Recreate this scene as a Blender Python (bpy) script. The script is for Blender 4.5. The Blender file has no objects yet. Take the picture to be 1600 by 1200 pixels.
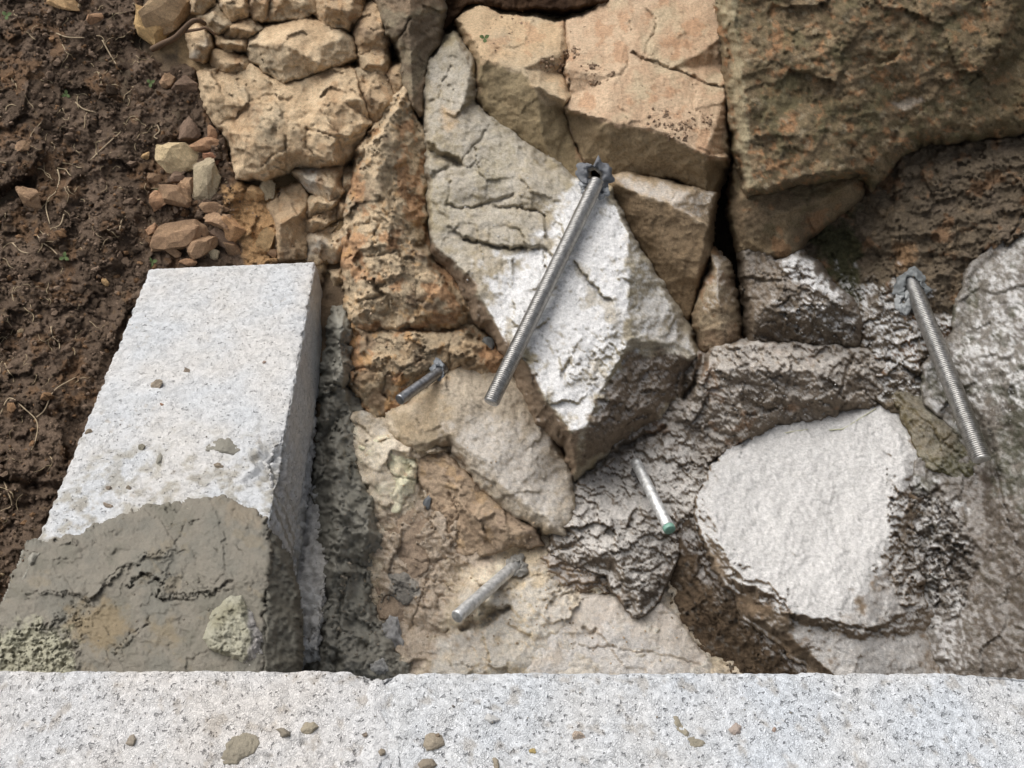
import bpy, bmesh, math, random
import numpy as np
from mathutils import Vector
from mathutils.geometry import delaunay_2d_cdt

sc = bpy.context.scene
COL = sc.collection
# ------------------------------------------------------------------ camera, sky, sun, exposure
PITCH = math.radians(46.05)
F_PX, CX, CY = 1209.0, 800.0, 600.0          # focal length and centre in photograph pixels (1600 x 1200)
CAM_H = 0.62                                 # camera height above the top of the long block (metres)
cam_data = bpy.data.cameras.new('camera')
cam = bpy.data.objects.new('camera', cam_data)
COL.objects.link(cam)
cam.location = (0, 0, CAM_H)
cam.rotation_euler = (math.radians(90) - PITCH, 0, 0)
cam_data.sensor_width = 36.0
cam_data.lens = F_PX / 1600.0 * 36.0
cam_data.clip_start = 0.02
cam_data.clip_end = 200.0
sc.camera = cam

SUN_EL, SUN_AZ = math.radians(58), math.radians(-58)    # azimuth from +Y (away from the camera), negative to the left
world = bpy.data.worlds.new('World')
sc.world = world
world.use_nodes = True
wn = world.node_tree.nodes
wl = world.node_tree.links
sky = wn.new('ShaderNodeTexSky')
sky.sky_type = 'NISHITA'
sky.sun_disc = False
sky.sun_elevation = SUN_EL
sky.sun_rotation = SUN_AZ
sky.air_density = 1.0
sky.dust_density = 4.0
sky.ozone_density = 0.6
bg = wn['Background']
bg.inputs['Strength'].default_value = 0.056
grey = wn.new('ShaderNodeHueSaturation')           # thin cloud: the blue of the sky is mostly washed out
grey.inputs['Saturation'].default_value = 0.35
wl.new(sky.outputs[0], grey.inputs['Color'])
wl.new(grey.outputs[0], bg.inputs['Color'])
sun_data = bpy.data.lights.new('sun', 'SUN')
sun_data.energy = 1.4
sun_data.angle = math.radians(64)
sun_data.color = (1.0, 0.975, 0.94)
sun = bpy.data.objects.new('sun', sun_data)
COL.objects.link(sun)
sd_ = Vector((math.sin(SUN_AZ) * math.cos(SUN_EL), math.cos(SUN_AZ) * math.cos(SUN_EL), math.sin(SUN_EL)))
sun.rotation_euler = (-sd_).to_track_quat('-Z', 'Y').to_euler()
sc.view_settings.view_transform = 'Standard'
sc.view_settings.look = 'None'
sc.view_settings.gamma = 1.0
sc.view_settings.exposure = 1.28
sc.view_settings.use_curve_mapping = False

# ------------------------------------------------------------------ geometry of the view: pixel + depth -> point of the place
SP, CP = math.sin(PITCH), math.cos(PITCH)
K = 0.00079                                   # metres for one unit of relief

def zbase(px, py):
    return 0.87 + 0.22 * (1050.0 - py) / 1050.0

def zplane(hgt):
    """depth of the horizontal plane at height hgt along the ray of a pixel"""
    def fn(px, py):
        y = (CY - py) / F_PX
        return (CAM_H - hgt) / (SP - CP * y)
    return fn

def to_world(px, py, z):
    x = (np.asarray(px, float) - CX) / F_PX * z
    y = (CY - np.asarray(py, float)) / F_PX * z
    return np.stack([x, y * SP + z * CP, CAM_H + y * CP - z * SP], -1)

RIGHT = np.array([1.0, 0, 0]); UPV = np.array([0, SP, CP]); TOW = np.array([0, -CP, SP])

# ------------------------------------------------------------------ noise
_rng = np.random.RandomState(7)
_perm = _rng.permutation(256)
_perm = np.concatenate([_perm, _perm, _perm]).astype(np.int32)
_g = _rng.normal(size=(256, 3)); _g /= np.linalg.norm(_g, axis=1, keepdims=True)
_g = (_g * 1.5).astype(np.float32)
_rv = _rng.rand(4, 256).astype(np.float32)

def perlin(x, y, z):
    x = np.asarray(x, np.float32); y = np.asarray(y, np.float32); z = np.asarray(z, np.float32)
    xi = np.floor(x).astype(np.int32); yi = np.floor(y).astype(np.int32); zi = np.floor(z).astype(np.int32)
    xf = x - xi; yf = y - yi; zf = z - zi
    u = xf * xf * xf * (xf * (xf * 6 - 15) + 10); v = yf * yf * yf * (yf * (yf * 6 - 15) + 10); w = zf * zf * zf * (zf * (zf * 6 - 15) + 10)
    xi &= 255; yi &= 255; zi &= 255
    def g(a, b, c):
        i = _perm[_perm[_perm[(xi + a) & 255] + ((yi + b) & 255)] + ((zi + c) & 255)]
        gr = _g[i]
        return gr[..., 0] * (xf - a) + gr[..., 1] * (yf - b) + gr[..., 2] * (zf - c)
    def lerp(a, b, t): return a + (b - a) * t
    return lerp(lerp(lerp(g(0,0,0), g(1,0,0), u), lerp(g(0,1,0), g(1,1,0), u), v),
                lerp(lerp(g(0,0,1), g(1,0,1), u), lerp(g(0,1,1), g(1,1,1), u), v), w)

def fbm(x, y, z, octaves=4, gain=0.5):
    s = 0; a = 1.0; f = 1.0
    for o in range(octaves):
        s = s + a * perlin(x * f + 17.3 * o, y * f - 9.1 * o, z * f + 4.7 * o)
        a *= gain; f *= 2.03
    return s

def ridged(x, y, z, octaves=4, gain=0.5):
    s = 0; a = 1.0; f = 1.0
    for o in range(octaves):
        s = s + a * (1 - np.abs(perlin(x * f + 31.7 * o, y * f + 5.3 * o, z * f - 8.9 * o)) * 2.2)
        a *= gain; f *= 2.1
    return s

def cells(x, y, seed=0, jit=0.95):
    """2-D cells: (tilted-plane height, random value, distance to the border)"""
    x = np.asarray(x, np.float32); y = np.asarray(y, np.float32)
    xi = np.floor(x).astype(np.int32); yi = np.floor(y).astype(np.int32)
    d1 = np.full(x.shape, 1e9, np.float32); d2 = d1.copy()
    pl = np.zeros_like(d1); rv = np.zeros_like(d1)
    for a in (-1, 0, 1):
        for b in (-1, 0, 1):
            i = _perm[_perm[(xi + a) & 255] + ((yi + b + seed * 13) & 255)]
            cx = xi + a + 0.5 + (_rv[0][i] - 0.5) * jit; cy = yi + b + 0.5 + (_rv[1][i] - 0.5) * jit
            dx = x - cx; dy = y - cy
            d = dx * dx + dy * dy
            r = _rv[2][i]; r2 = _rv[3][i]
            p = (r - 0.5) * 0.55 + dx * np.cos(r2 * 6.283) * 1.3 + dy * np.sin(r2 * 6.283) * 1.3
            m = d < d1
            d2 = np.where(m, d1, np.minimum(d2, d))
            pl = np.where(m, p, pl); rv = np.where(m, r2, rv); d1 = np.where(m, d, d1)
    return pl, rv, np.sqrt(d2) - np.sqrt(d1)

def chips(x, y, seed=0, jit=0.98):
    """thin plates: each rises towards its lower rim and breaks off there"""
    x = np.asarray(x, np.float32); y = np.asarray(y, np.float32)
    xi = np.floor(x).astype(np.int32); yi = np.floor(y).astype(np.int32)
    d1 = np.full(x.shape, 1e9, np.float32); pl = np.zeros_like(d1)
    for a in (-1, 0, 1):
        for b in (-1, 0, 1):
            i = _perm[_perm[(xi + a) & 255] + ((yi + b + seed * 17) & 255)]
            dx = x - (xi + a + 0.5 + (_rv[0][i] - 0.5) * jit); dy = y - (yi + b + 0.5 + (_rv[1][i] - 0.5) * jit)
            d = dx * dx + dy * dy
            p = (_rv[2][i] - 0.5) * 0.5 + dy * (0.6 + _rv[3][i]) + dx * (_rv[2][i] - 0.5) * 0.8
            m = d < d1
            pl = np.where(m, p, pl); d1 = np.where(m, d, d1)
    return pl

def sstep(a, b, x):
    t = np.clip((x - a) / (b - a), 0, 1)
    return t * t * (3 - 2 * t)

def seg_dist(x, y, pts, closed):
    """distance to a polyline and the parameter of the nearest point"""
    n = len(pts)
    best = np.full(x.shape, 1e9, np.float32); bx = x.copy(); by = y.copy(); side = np.zeros(x.shape, np.float32); bi = np.zeros(x.shape, np.float32)
    for i in range(n if closed else n - 1):
        ax, ay = pts[i][:2]; cx, cy = pts[(i + 1) % n][:2]
        dx, dy = cx - ax, cy - ay
        L = dx * dx + dy * dy + 1e-9
        t = np.clip(((x - ax) * dx + (y - ay) * dy) / L, 0, 1)
        qx = ax + t * dx; qy = ay + t * dy
        d = (x - qx) ** 2 + (y - qy) ** 2
        m = d < best
        best = np.where(m, d, best); bx = np.where(m, qx, bx); by = np.where(m, qy, by)
        side = np.where(m, dx * (y - ay) - dy * (x - ax), side)
        bi = np.where(m, (i + t) / max(1, n - 1), bi)
    return np.sqrt(best), bx, by, side, bi

def inside(x, y, pts):
    r = np.zeros(x.shape, bool)
    n = len(pts)
    for i in range(n):
        ax, ay = pts[i][:2]; bx, by = pts[(i + 1) % n][:2]
        if ay == by: continue
        c = ((ay > y) != (by > y)) & (x < (bx - ax) * (y - ay) / (by - ay) + ax)
        r ^= c
    return r

def sdist(x, y, pts):
    d, qx, qy, _, _ = seg_dist(x, y, pts, True)
    return np.where(inside(x, y, pts), d, -d), qx, qy

def tin(x, y, outline, lines):
    """piecewise flat facets through the outline and the ridge lines"""
    vs = []; hs = []; es = []
    idx = {}
    def vid(p):
        k = (round(p[0], 1), round(p[1], 1))
        if k not in idx:
            idx[k] = len(vs); vs.append(Vector((p[0], p[1]))); hs.append(p[2])
        return idx[k]
    ol = [vid(p) for p in outline]
    for i in range(len(ol)): es.append((ol[i], ol[(i + 1) % len(ol)]))
    for ln in lines:
        q = [vid(p) for p in ln]
        for i in range(len(q) - 1):
            if q[i] != q[i + 1]: es.append((q[i], q[i + 1]))
    V, E, Fc, ov, oe, of = delaunay_2d_cdt(vs, es, [], 0, 0.01)
    H = []
    for i, v in enumerate(V):
        if ov[i]: H.append(hs[ov[i][0]])
        else:
            w = [(1 / ((v - p).length ** 2 + 1e-6), h) for p, h in zip(vs, hs)]
            w = sorted(w, reverse=True)[:3]
            H.append(sum(a * b for a, b in w) / sum(a for a, b in w))
    out = np.full(x.shape, np.nan, np.float32)
    for f in Fc:
        for k in range(1, len(f) - 1):
            a, b, c = f[0], f[k], f[k + 1]
            x0, y0 = V[a]; x1, y1 = V[b]; x2, y2 = V[c]
            D = (y1 - y2) * (x0 - x2) + (x2 - x1) * (y0 - y2)
            if abs(D) < 1e-6: continue
            m = (x >= min(x0, x1, x2) - .01) & (x <= max(x0, x1, x2) + .01) & (y >= min(y0, y1, y2) - .01) & (y <= max(y0, y1, y2) + .01)
            if not m.any(): continue
            xx = x[m]; yy = y[m]
            l0 = ((y1 - y2) * (xx - x2) + (x2 - x1) * (yy - y2)) / D
            l1 = ((y2 - y0) * (xx - x2) + (x0 - x2) * (yy - y2)) / D
            l2 = 1 - l0 - l1
            ok = (l0 > -1e-4) & (l1 > -1e-4) & (l2 > -1e-4)
            val = l0 * H[a] + l1 * H[b] + l2 * H[c]
            o = out[m]; o = np.where(ok, val, o); out[m] = o
    if np.isnan(out).any():
        m = np.isnan(out)
        X = np.array([v[0] for v in V]); Y = np.array([v[1] for v in V]); Hh = np.array(H)
        d = (x[m][:, None] - X) ** 2 + (y[m][:, None] - Y) ** 2
        out[m] = Hh[np.argmin(d, 1)]
    return out

# ------------------------------------------------------------------ depth of what has been built so far (to set things on surfaces)
ZX0, ZY0, ZS = -300, -300, 2.0
ZBUF = np.full((900, 1100), 9.0, np.float32)

def z_at(px, py, r=0):
    i = np.clip(((np.asarray(py) - ZY0) / ZS).astype(int), 0, ZBUF.shape[0] - 1)
    j = np.clip(((np.asarray(px) - ZX0) / ZS).astype(int), 0, ZBUF.shape[1] - 1)
    return ZBUF[i, j]

def z_pt(px, py, r=4):
    i = int((py - ZY0) / ZS); j = int((px - ZX0) / ZS); k = max(1, int(r / ZS))
    return float(np.median(ZBUF[i - k:i + k + 1, j - k:j + k + 1]))

def zput(px, py, z):
    j = np.round((px - ZX0) / ZS).astype(int); i = np.round((py - ZY0) / ZS).astype(int)
    ok = (i >= 0) & (j >= 0) & (i < ZBUF.shape[0]) & (j < ZBUF.shape[1])
    np.minimum.at(ZBUF, (i[ok], j[ok]), z[ok])

# ------------------------------------------------------------------ objects
def tag(o, label=None, cat=None, group=None, kind=None):
    if label: o['label'] = label
    if cat: o['category'] = cat
    if group: o['group'] = group
    if kind: o['kind'] = kind
    return o

def empty(name, loc):
    o = bpy.data.objects.new(name, None)
    o.empty_display_size = 0.02
    o.location = loc
    COL.objects.link(o)
    return o

def mesh_obj(name, V, quads, tris, col, mat, parent=None, smooth=True, origin=None):
    V = np.asarray(V, np.float32)
    if parent is not None: c = np.array(parent.location)
    elif origin is not None: c = np.array(origin)
    else: c = np.array([V[:, 0].mean(), V[:, 1].mean(), V[:, 2].min()])
    me = bpy.data.meshes.new(name)
    nq = len(quads); nt = len(tris)
    me.vertices.add(len(V)); me.vertices.foreach_set('co', (V - c).astype(np.float32).ravel())
    lv = np.concatenate([np.asarray(quads, np.int32).ravel(), np.asarray(tris, np.int32).ravel()]).astype(np.int32)
    me.loops.add(len(lv)); me.loops.foreach_set('vertex_index', lv)
    me.polygons.add(nq + nt)
    st = np.concatenate([np.arange(nq) * 4, nq * 4 + np.arange(nt) * 3]).astype(np.int32)
    me.polygons.foreach_set('loop_start', st)
    me.polygons.foreach_set('loop_total', np.concatenate([np.full(nq, 4), np.full(nt, 3)]).astype(np.int32))
    me.update(calc_edges=True)
    me.polygons.foreach_set('use_smooth', np.full(nq + nt, smooth))
    if col is not None:
        ca = me.color_attributes.new('Col', 'FLOAT_COLOR', 'POINT')
        c4 = np.ones((len(V), 4), np.float32); c4[:, :3] = col
        ca.data.foreach_set('color', c4.ravel())
    me.materials.append(mat)
    o = bpy.data.objects.new(name, me)
    COL.objects.link(o)
    if parent is not None: o.parent = parent
    else: o.location = c
    return o

# ------------------------------------------------------------------ materials
def mat_attr(name, rough=0.9, spec=0.3, s1=260, s2=1300, var=0.35, bump=0.6, bdist=0.0012, speck=0.0, sparkle=0.0):
    m = bpy.data.materials.new(name); m.use_nodes = True
    n = m.node_tree.nodes; l = m.node_tree.links
    b = n['Principled BSDF']
    at = n.new('ShaderNodeAttribute'); at.attribute_name = 'Col'
    tc = n.new('ShaderNodeTexCoord')
    n1 = n.new('ShaderNodeTexNoise'); n1.inputs['Scale'].default_value = s1; n1.inputs['Detail'].default_value = 6; n1.inputs['Roughness'].default_value = 0.65
    n2 = n.new('ShaderNodeTexNoise'); n2.inputs['Scale'].default_value = s2; n2.inputs['Detail'].default_value = 3; n2.inputs['Roughness'].default_value = 0.6
    for q in (n1, n2): l.new(tc.outputs['Object'], q.inputs['Vector'])
    ad = n.new('ShaderNodeMath'); ad.operation = 'ADD'
    l.new(n1.outputs['Fac'], ad.inputs[0]); l.new(n2.outputs['Fac'], ad.inputs[1])
    mr = n.new('ShaderNodeMapRange'); mr.inputs['From Min'].default_value = 0.65; mr.inputs['From Max'].default_value = 1.35
    mr.inputs['To Min'].default_value = 1 - var; mr.inputs['To Max'].default_value = 1 + var
    l.new(ad.outputs[0], mr.inputs['Value'])
    mx = n.new('ShaderNodeVectorMath'); mx.operation = 'SCALE'
    l.new(at.outputs['Color'], mx.inputs[0]); l.new(mr.outputs[0], mx.inputs['Scale'])
    l.new(mx.outputs[0], b.inputs['Base Color'])
    b.inputs['Roughness'].default_value = rough
    b.inputs['Specular IOR Level'].default_value = spec
    if sparkle:
        mr2 = n.new('ShaderNodeMapRange'); mr2.inputs['From Min'].default_value = 0.45; mr2.inputs['From Max'].default_value = 0.6
        mr2.inputs['To Min'].default_value = rough; mr2.inputs['To Max'].default_value = rough - sparkle
        l.new(n2.outputs['Fac'], mr2.inputs['Value']); l.new(mr2.outputs[0], b.inputs['Roughness'])
    bp = n.new('ShaderNodeBump'); bp.inputs['Strength'].default_value = bump; bp.inputs['Distance'].default_value = bdist
    l.new(ad.outputs[0], bp.inputs['Height']); l.new(bp.outputs[0], b.inputs['Normal'])
    return m

def mat_concrete(name, scale=420, line=.35, pit=.6, pit_at=.62, stone_var=.16, bdist=.0012, var=.12):
    """cast concrete: pale grains with fine dark joints between them, and open pores of mixed size"""
    m = bpy.data.materials.new(name); m.use_nodes = True
    n = m.node_tree.nodes; l = m.node_tree.links
    b = n['Principled BSDF']; b.inputs['Roughness'].default_value = .93; b.inputs['Specular IOR Level'].default_value = .2
    at = n.new('ShaderNodeAttribute'); at.attribute_name = 'Col'
    tc = n.new('ShaderNodeTexCoord')
    def noise(sc_, det, rg, src=None):
        q = n.new('ShaderNodeTexNoise'); q.inputs['Scale'].default_value = sc_; q.inputs['Detail'].default_value = det; q.inputs['Roughness'].default_value = rg
        l.new(src or tc.outputs['Object'], q.inputs['Vector']); return q
    def math_(op, a, b_=None, c=None):
        q = n.new('ShaderNodeMath'); q.operation = op
        for i, v in enumerate((a, b_, c)):
            if v is None: continue
            if isinstance(v, (int, float)): q.inputs[i].default_value = v
            else: l.new(v, q.inputs[i])
        return q.outputs[0]
    def ramp(v, a, b_, c, d):
        q = n.new('ShaderNodeMapRange'); q.interpolation_type = 'SMOOTHSTEP'
        for nm, x in (('From Min', a), ('From Max', b_), ('To Min', c), ('To Max', d)): q.inputs[nm].default_value = x
        l.new(v, q.inputs['Value']); return q.outputs[0]
    wob = noise(scale * .8, 2, .5)
    add = n.new('ShaderNodeVectorMath'); add.operation = 'MULTIPLY_ADD'
    l.new(wob.outputs['Color'], add.inputs[0]); add.inputs[1].default_value = (1.1 / scale,) * 3; l.new(tc.outputs['Object'], add.inputs[2])
    ve = n.new('ShaderNodeTexVoronoi'); ve.feature = 'DISTANCE_TO_EDGE'; ve.inputs['Scale'].default_value = scale; l.new(add.outputs[0], ve.inputs['Vector'])
    vc = n.new('ShaderNodeTexVoronoi'); vc.feature = 'F1'; vc.inputs['Scale'].default_value = scale; l.new(add.outputs[0], vc.inputs['Vector'])
    gate = noise(scale * .28, 3, .6)
    joints = math_('MULTIPLY', ramp(ve.outputs['Distance'], 0.0, .16, 1, 0), ramp(gate.outputs['Fac'], .42, .62, .15, 1))
    p1 = ramp(noise(scale * .62, 2, .6).outputs['Fac'], pit_at, pit_at + .07, 0, 1)
    p2 = ramp(noise(scale * .22, 3, .6).outputs['Fac'], pit_at + .02, pit_at + .09, 0, 1)
    pits = math_('MAXIMUM', p1, math_('MULTIPLY', p2, .8))
    sep = n.new('ShaderNodeSeparateColor'); l.new(vc.outputs['Color'], sep.inputs[0])
    stone = ramp(sep.outputs[0], 0, 1, 1 - stone_var, 1 + stone_var)
    fine = ramp(noise(scale * 2.6, 3, .6).outputs['Fac'], .3, .7, 1 - var, 1 + var)
    k = math_('MULTIPLY', stone, fine)
    k = math_('MULTIPLY', k, math_('SUBTRACT', 1, math_('MULTIPLY', joints, line)))
    k = math_('MULTIPLY', k, math_('SUBTRACT', 1, math_('MULTIPLY', pits, pit)))
    mx = n.new('ShaderNodeVectorMath'); mx.operation = 'SCALE'; l.new(at.outputs['Color'], mx.inputs[0]); l.new(k, mx.inputs['Scale'])
    l.new(mx.outputs[0], b.inputs['Base Color'])
    hgt = math_('SUBTRACT', math_('MULTIPLY', stone, .8), math_('ADD', math_('MULTIPLY', joints, .35), math_('MULTIPLY', pits, 1.4)))
    hgt = math_('ADD', hgt, math_('MULTIPLY', fine, 1.1))
    bp = n.new('ShaderNodeBump'); bp.inputs['Strength'].default_value = 1; bp.inputs['Distance'].default_value = bdist
    l.new(hgt, bp.inputs['Height']); l.new(bp.outputs[0], b.inputs['Normal'])
    return m

def mat_metal(name, col, rough, metallic=1.0):
    m = bpy.data.materials.new(name); m.use_nodes = True
    n = m.node_tree.nodes; l = m.node_tree.links
    b = n['Principled BSDF']
    tc = n.new('ShaderNodeTexCoord')
    n1 = n.new('ShaderNodeTexNoise'); n1.inputs['Scale'].default_value = 220; n1.inputs['Detail'].default_value = 5
    l.new(tc.outputs['Object'], n1.inputs['Vector'])
    cr = n.new('ShaderNodeValToRGB')
    cr.color_ramp.elements[0].position = 0.3; cr.color_ramp.elements[1].position = 0.7
    cr.color_ramp.elements[0].color = (col[0] * .55, col[1] * .55, col[2] * .54, 1); cr.color_ramp.elements[1].color = (*col, 1)
    l.new(n1.outputs['Fac'], cr.inputs['Fac']); l.new(cr.outputs[0], b.inputs['Base Color'])
    b.inputs['Metallic'].default_value = metallic
    mr = n.new('ShaderNodeMapRange'); mr.inputs['To Min'].default_value = rough - .1; mr.inputs['To Max'].default_value = rough + .15
    l.new(n1.outputs['Fac'], mr.inputs['Value']); l.new(mr.outputs[0], b.inputs['Roughness'])
    return m

M_ROCK = mat_attr('rock_surface', 0.9, 0.25, 260, 1100, 0.44, 0.9, 0.0022)
M_WET = mat_attr('damp_rock_surface', 0.86, 0.22, 280, 1050, 0.48, 0.95, 0.0026, sparkle=0.25)
M_SOIL = mat_attr('soil_surface', 0.97, 0.06, 330, 1300, 0.5, 1.0, 0.0035)
M_CONC = mat_attr('concrete_surface', 0.92, 0.2, 420, 1300, 0.18, 0.9, 0.0016)
M_BLOCK = mat_concrete('pale_block_concrete', 500, .05, .42, .655, .04, .0015, .09)
M_COARSE = mat_concrete('coarse_block_concrete', 500, .08, .5, .63, .09, .0017, .14)
M_MORT = mat_attr('wet_mortar_surface', 0.7, 0.35, 330, 1400, 0.16, 0.7, 0.0011)
M_ROOT = mat_attr('root_skin', 0.8, 0.3, 600, 2500, 0.3, 0.5, 0.0005)
M_STEEL = mat_metal('zinc_steel', (0.52, 0.505, 0.485), 0.38)
M_DOWEL = mat_metal('galvanised_steel', (0.80, 0.80, 0.79), 0.5, 0.75)
M_DARKSTEEL = mat_metal('dull_steel', (0.42, 0.43, 0.45), 0.4)
M_RESIN = mat_attr('anchor_resin', 0.35, 0.5, 300, 1500, 0.25, 0.6, 0.001)
M_GREEN = mat_attr('green_paint', 0.45, 0.5, 500, 2000, 0.3, 0.3, 0.0004)

# ------------------------------------------------------------------ relief patches: one rock (or sheet) seen from the front, closed behind
DUST = np.array([0.72, 0.71, 0.695])

def patch(name, outline, lines=(), seed=1, s=2.15, base=None, mat=None,
          warp=5.0, wscale=24.0, rnd=5.0, rad=5.0, grow=0.0, steep=9.0, margin=10.0,
          n1=5.0, f1=60.0, n2=1.6, f2=14.0, fac=6.0, ff=52.0, fac2=1.8, ff2=18.0, fac3=0.5, ff3=8.0, edge=0.0,
          strata=None, cracks=(), steps=(), bumps=(), rough=(), pal=((.4, .3, .2), (.3, .2, .12)), palf=70.0, spots=None,
          paint=(), dust=(), dust_all=0.0, dust_lo=0.70, dust_hi=0.95, back=0.06, gain=None, dustcol=None, parent=None, track=True, lowclip=None):
    ol = [tuple(p) if len(p) == 3 else (p[0], p[1], 0) for p in outline]
    mg = margin + grow
    x0 = min(p[0] for p in ol) - mg - 2 * s; x1 = max(p[0] for p in ol) + mg + 2 * s
    y0 = min(p[1] for p in ol) - mg - 2 * s; y1 = max(p[1] for p in ol) + mg + 2 * s
    gx = np.arange(x0, x1, s, dtype=np.float32); gy = np.arange(y0, y1, s, dtype=np.float32)
    X, Y = np.meshgrid(gx, gy)
    so = seed * 7.77
    warp = warp * .72
    wx = X + warp * fbm(X / wscale, Y / wscale, so, 4, 0.62) ; wy = Y + warp * fbm(X / wscale, Y / wscale, so + 50.5, 4, 0.62)
    d, qx, qy = sdist(wx, wy, ol)
    d = d + grow
    ins = d > grow
    ex = np.where(ins, wx, qx); ey = np.where(ins, wy, qy)
    h0 = tin(ex, ey, ol, lines)
    h = h0.copy()
    u = np.clip(d / rad, 0, 1)
    h -= rnd * (1 - u) ** 2
    h -= np.where(d < 0, -d * steep, 0)
    hs = h0 * 0.8
    if n1: h += n1 * fbm(X / f1, Y / f1, hs / f1 + so, 4, 0.5)
    if n2: h += n2 * fbm(X / f2, Y / f2, hs / f2 + so * 3, 3, 0.6)
    if fac:
        p, r, e = cells(wx / ff + so, wy / ff + hs / ff * .3, seed)
        h += fac * p
        if edge: h -= edge * (1 - sstep(0, 0.09, e))
    if fac2:
        p, r, e = cells(wx / ff2 + so, wy / ff2 * 1.3 + hs / ff2 * .3, seed + 3)
        h += fac2 * p
    if fac3:
        p, r, e = cells(wx / ff3 + so * 2, wy / ff3 * 1.2 + hs / ff3 * .3, seed + 6)
        h += fac3 * p * (.4 + 1.2 * sstep(-.3, .4, fbm(X / 40, Y / 40, so + 13, 2)))
    if strata:
        for (ang, fl, fc, amp) in strata:
            ca, sa = math.cos(math.radians(ang)), math.sin(math.radians(ang))
            a = wx * ca + wy * sa; b = -wx * sa + wy * ca
            wa = a + fl * .22 * fbm(X / 20, Y / 20, so + 71, 3, .6); wb = b + fc * .42 * fbm(X / 30, Y / 30, so + 77, 5, .65)
            gate = 0.35 + 0.65 * sstep(-.35, .3, fbm(X / 70, Y / 70, so + 83, 2))
            h += amp * gate * (chips(wa / fl, wb / fc, seed) + .5 * chips(wa / fl * 2.1 + 9, wb / fc * 2.2, seed + 5) + .22 * chips(wa / fl * 4.5, wb / fc * 4.7, seed + 9))
    for pts, w, dep in cracks:
        dl, _, _, _, ti = seg_dist(wx + 1.5 * perlin(X / 7, Y / 7, so), wy + 1.5 * perlin(X / 7, Y / 7, so + 5), pts, False)
        ww = w * (0.55 + 0.9 * np.clip(0.5 + perlin(X / 25, Y / 25, so + 2), 0, 1))
        h -= dep * np.clip(1 - dl / ww, 0, 1) ** 0.7
    for pts, R_, amp in steps:      # a flake: the side to the right of the line's direction stands proud and thins out over R_
        dl, _, _, sd, ti = seg_dist(wx + 2 * perlin(X / 9, Y / 9, so + 3), wy + 2 * perlin(X / 9, Y / 9, so + 6), pts, False)
        fade = np.clip(np.minimum(ti, 1 - ti) * 6 + .05, 0, 1)
        h += amp * np.where(sd > 0, np.clip(1 - dl / R_, 0, 1), 0) * fade
    for (poly, amp, fl, ang) in rough:          # regions of broken, splintery rock
        pd, _, _ = sdist(wx, wy, poly)
        m = sstep(-8, 10, pd + 12 * fbm(X / 22, Y / 22, so + 91, 3, .6))
        ca, sa = math.cos(math.radians(ang)), math.sin(math.radians(ang))
        a_ = (wx * ca + wy * sa) + 5 * fbm(X / 18, Y / 18, so + 93, 3, .6); b_ = (-wx * sa + wy * ca) + 5 * fbm(X / 18, Y / 18, so + 95, 3, .6)
        q1 = cells(a_ / (fl * 1.7), b_ / fl, seed + 11)[0] + .5 * cells(a_ / (fl * .7), b_ / (fl * .45), seed + 12)[0] + .22 * cells(a_ / (fl * .3), b_ / (fl * .22), seed + 13)[0]
        h += amp * m * q1
    for (bx, by, rx, ry, amp) in bumps:
        h += amp * np.exp(-(((wx - bx) / rx) ** 2 + ((wy - by) / ry) ** 2))
    if lowclip is not None: h = np.maximum(h, lowclip)
    zb = (base or zbase)(X, Y)
    Z = zb - K * h
    keep = d > -margin
    # facing of the surface
    Zs = Z / K
    gyv, gxv = np.gradient(-Zs, s)
    den = np.sqrt(1 + gxv ** 2 + gyv ** 2)
    up = (gyv * CP + SP) / den
    # colour of the material; paint also holds some lit and shaded faces
    t = np.clip(0.5 + 0.8 * fbm(X / palf, Y / palf, so + 3, 4, 0.55), 0, 1)[..., None]
    npal = len(pal)
    c = np.zeros(X.shape + (3,), np.float32)
    tt = t * (npal - 1)
    for i in range(npal):
        c += np.clip(1 - np.abs(tt - i), 0, 1) * np.array(pal[i], np.float32)
    if spots is not None:
        for (sc_, sf, th, am) in spots:
            m = sstep(th, th + .25, fbm(X / sf, Y / sf, hs / sf + so + 21 + sf, 4, .6))[..., None] * am
            c = c * (1 - m) + np.array(sc_, np.float32) * m
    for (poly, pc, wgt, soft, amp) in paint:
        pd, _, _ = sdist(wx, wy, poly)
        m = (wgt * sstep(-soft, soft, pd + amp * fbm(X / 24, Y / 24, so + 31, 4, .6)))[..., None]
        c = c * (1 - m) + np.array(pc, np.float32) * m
    g_ = gain if gain is not None else (1.5 if mat in (None, M_ROCK) else 1.3 if mat is M_WET else 1.0)
    c = np.minimum(c * g_, .78)
    if dust or dust_all:
        dm = np.full(X.shape, dust_all, np.float32)
        for (poly, val, soft, amp) in dust:
            pd, _, _ = sdist(wx, wy, poly)
            m = val * sstep(-soft, soft, pd + amp * fbm(X / 26, Y / 26, so + 41, 4, .65))
            dm = np.maximum(dm, m) if val > 0 else dm * (1 + m)
        nz = fbm(X / 9, Y / 9, so + 61, 3, .6)
        w = np.clip(dm * 1.25 * (0.25 + 0.75 * sstep(dust_lo - .2, dust_hi - .1, up + .22 * nz)) + dm * (1 - dm) * .8 * nz, 0, 1) * sstep(0.25, .55, up)
        w = w[..., None]
        c = c * (1 - w) + (DUST if dustcol is None else np.array(dustcol)) * (1 + 0.07 * fbm(X / 55, Y / 55, so, 4)[..., None] + 0.06 * fbm(X / 6, Y / 6, so + 7, 3)[..., None] * np.array([1, 1.05, 1.15])) * w
    # mesh
    idx = -np.ones(X.shape, np.int32)
    kc = keep[:-1, :-1] & keep[1:, :-1] & keep[:-1, 1:] & keep[1:, 1:]
    used = np.zeros(X.shape, bool)
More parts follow.
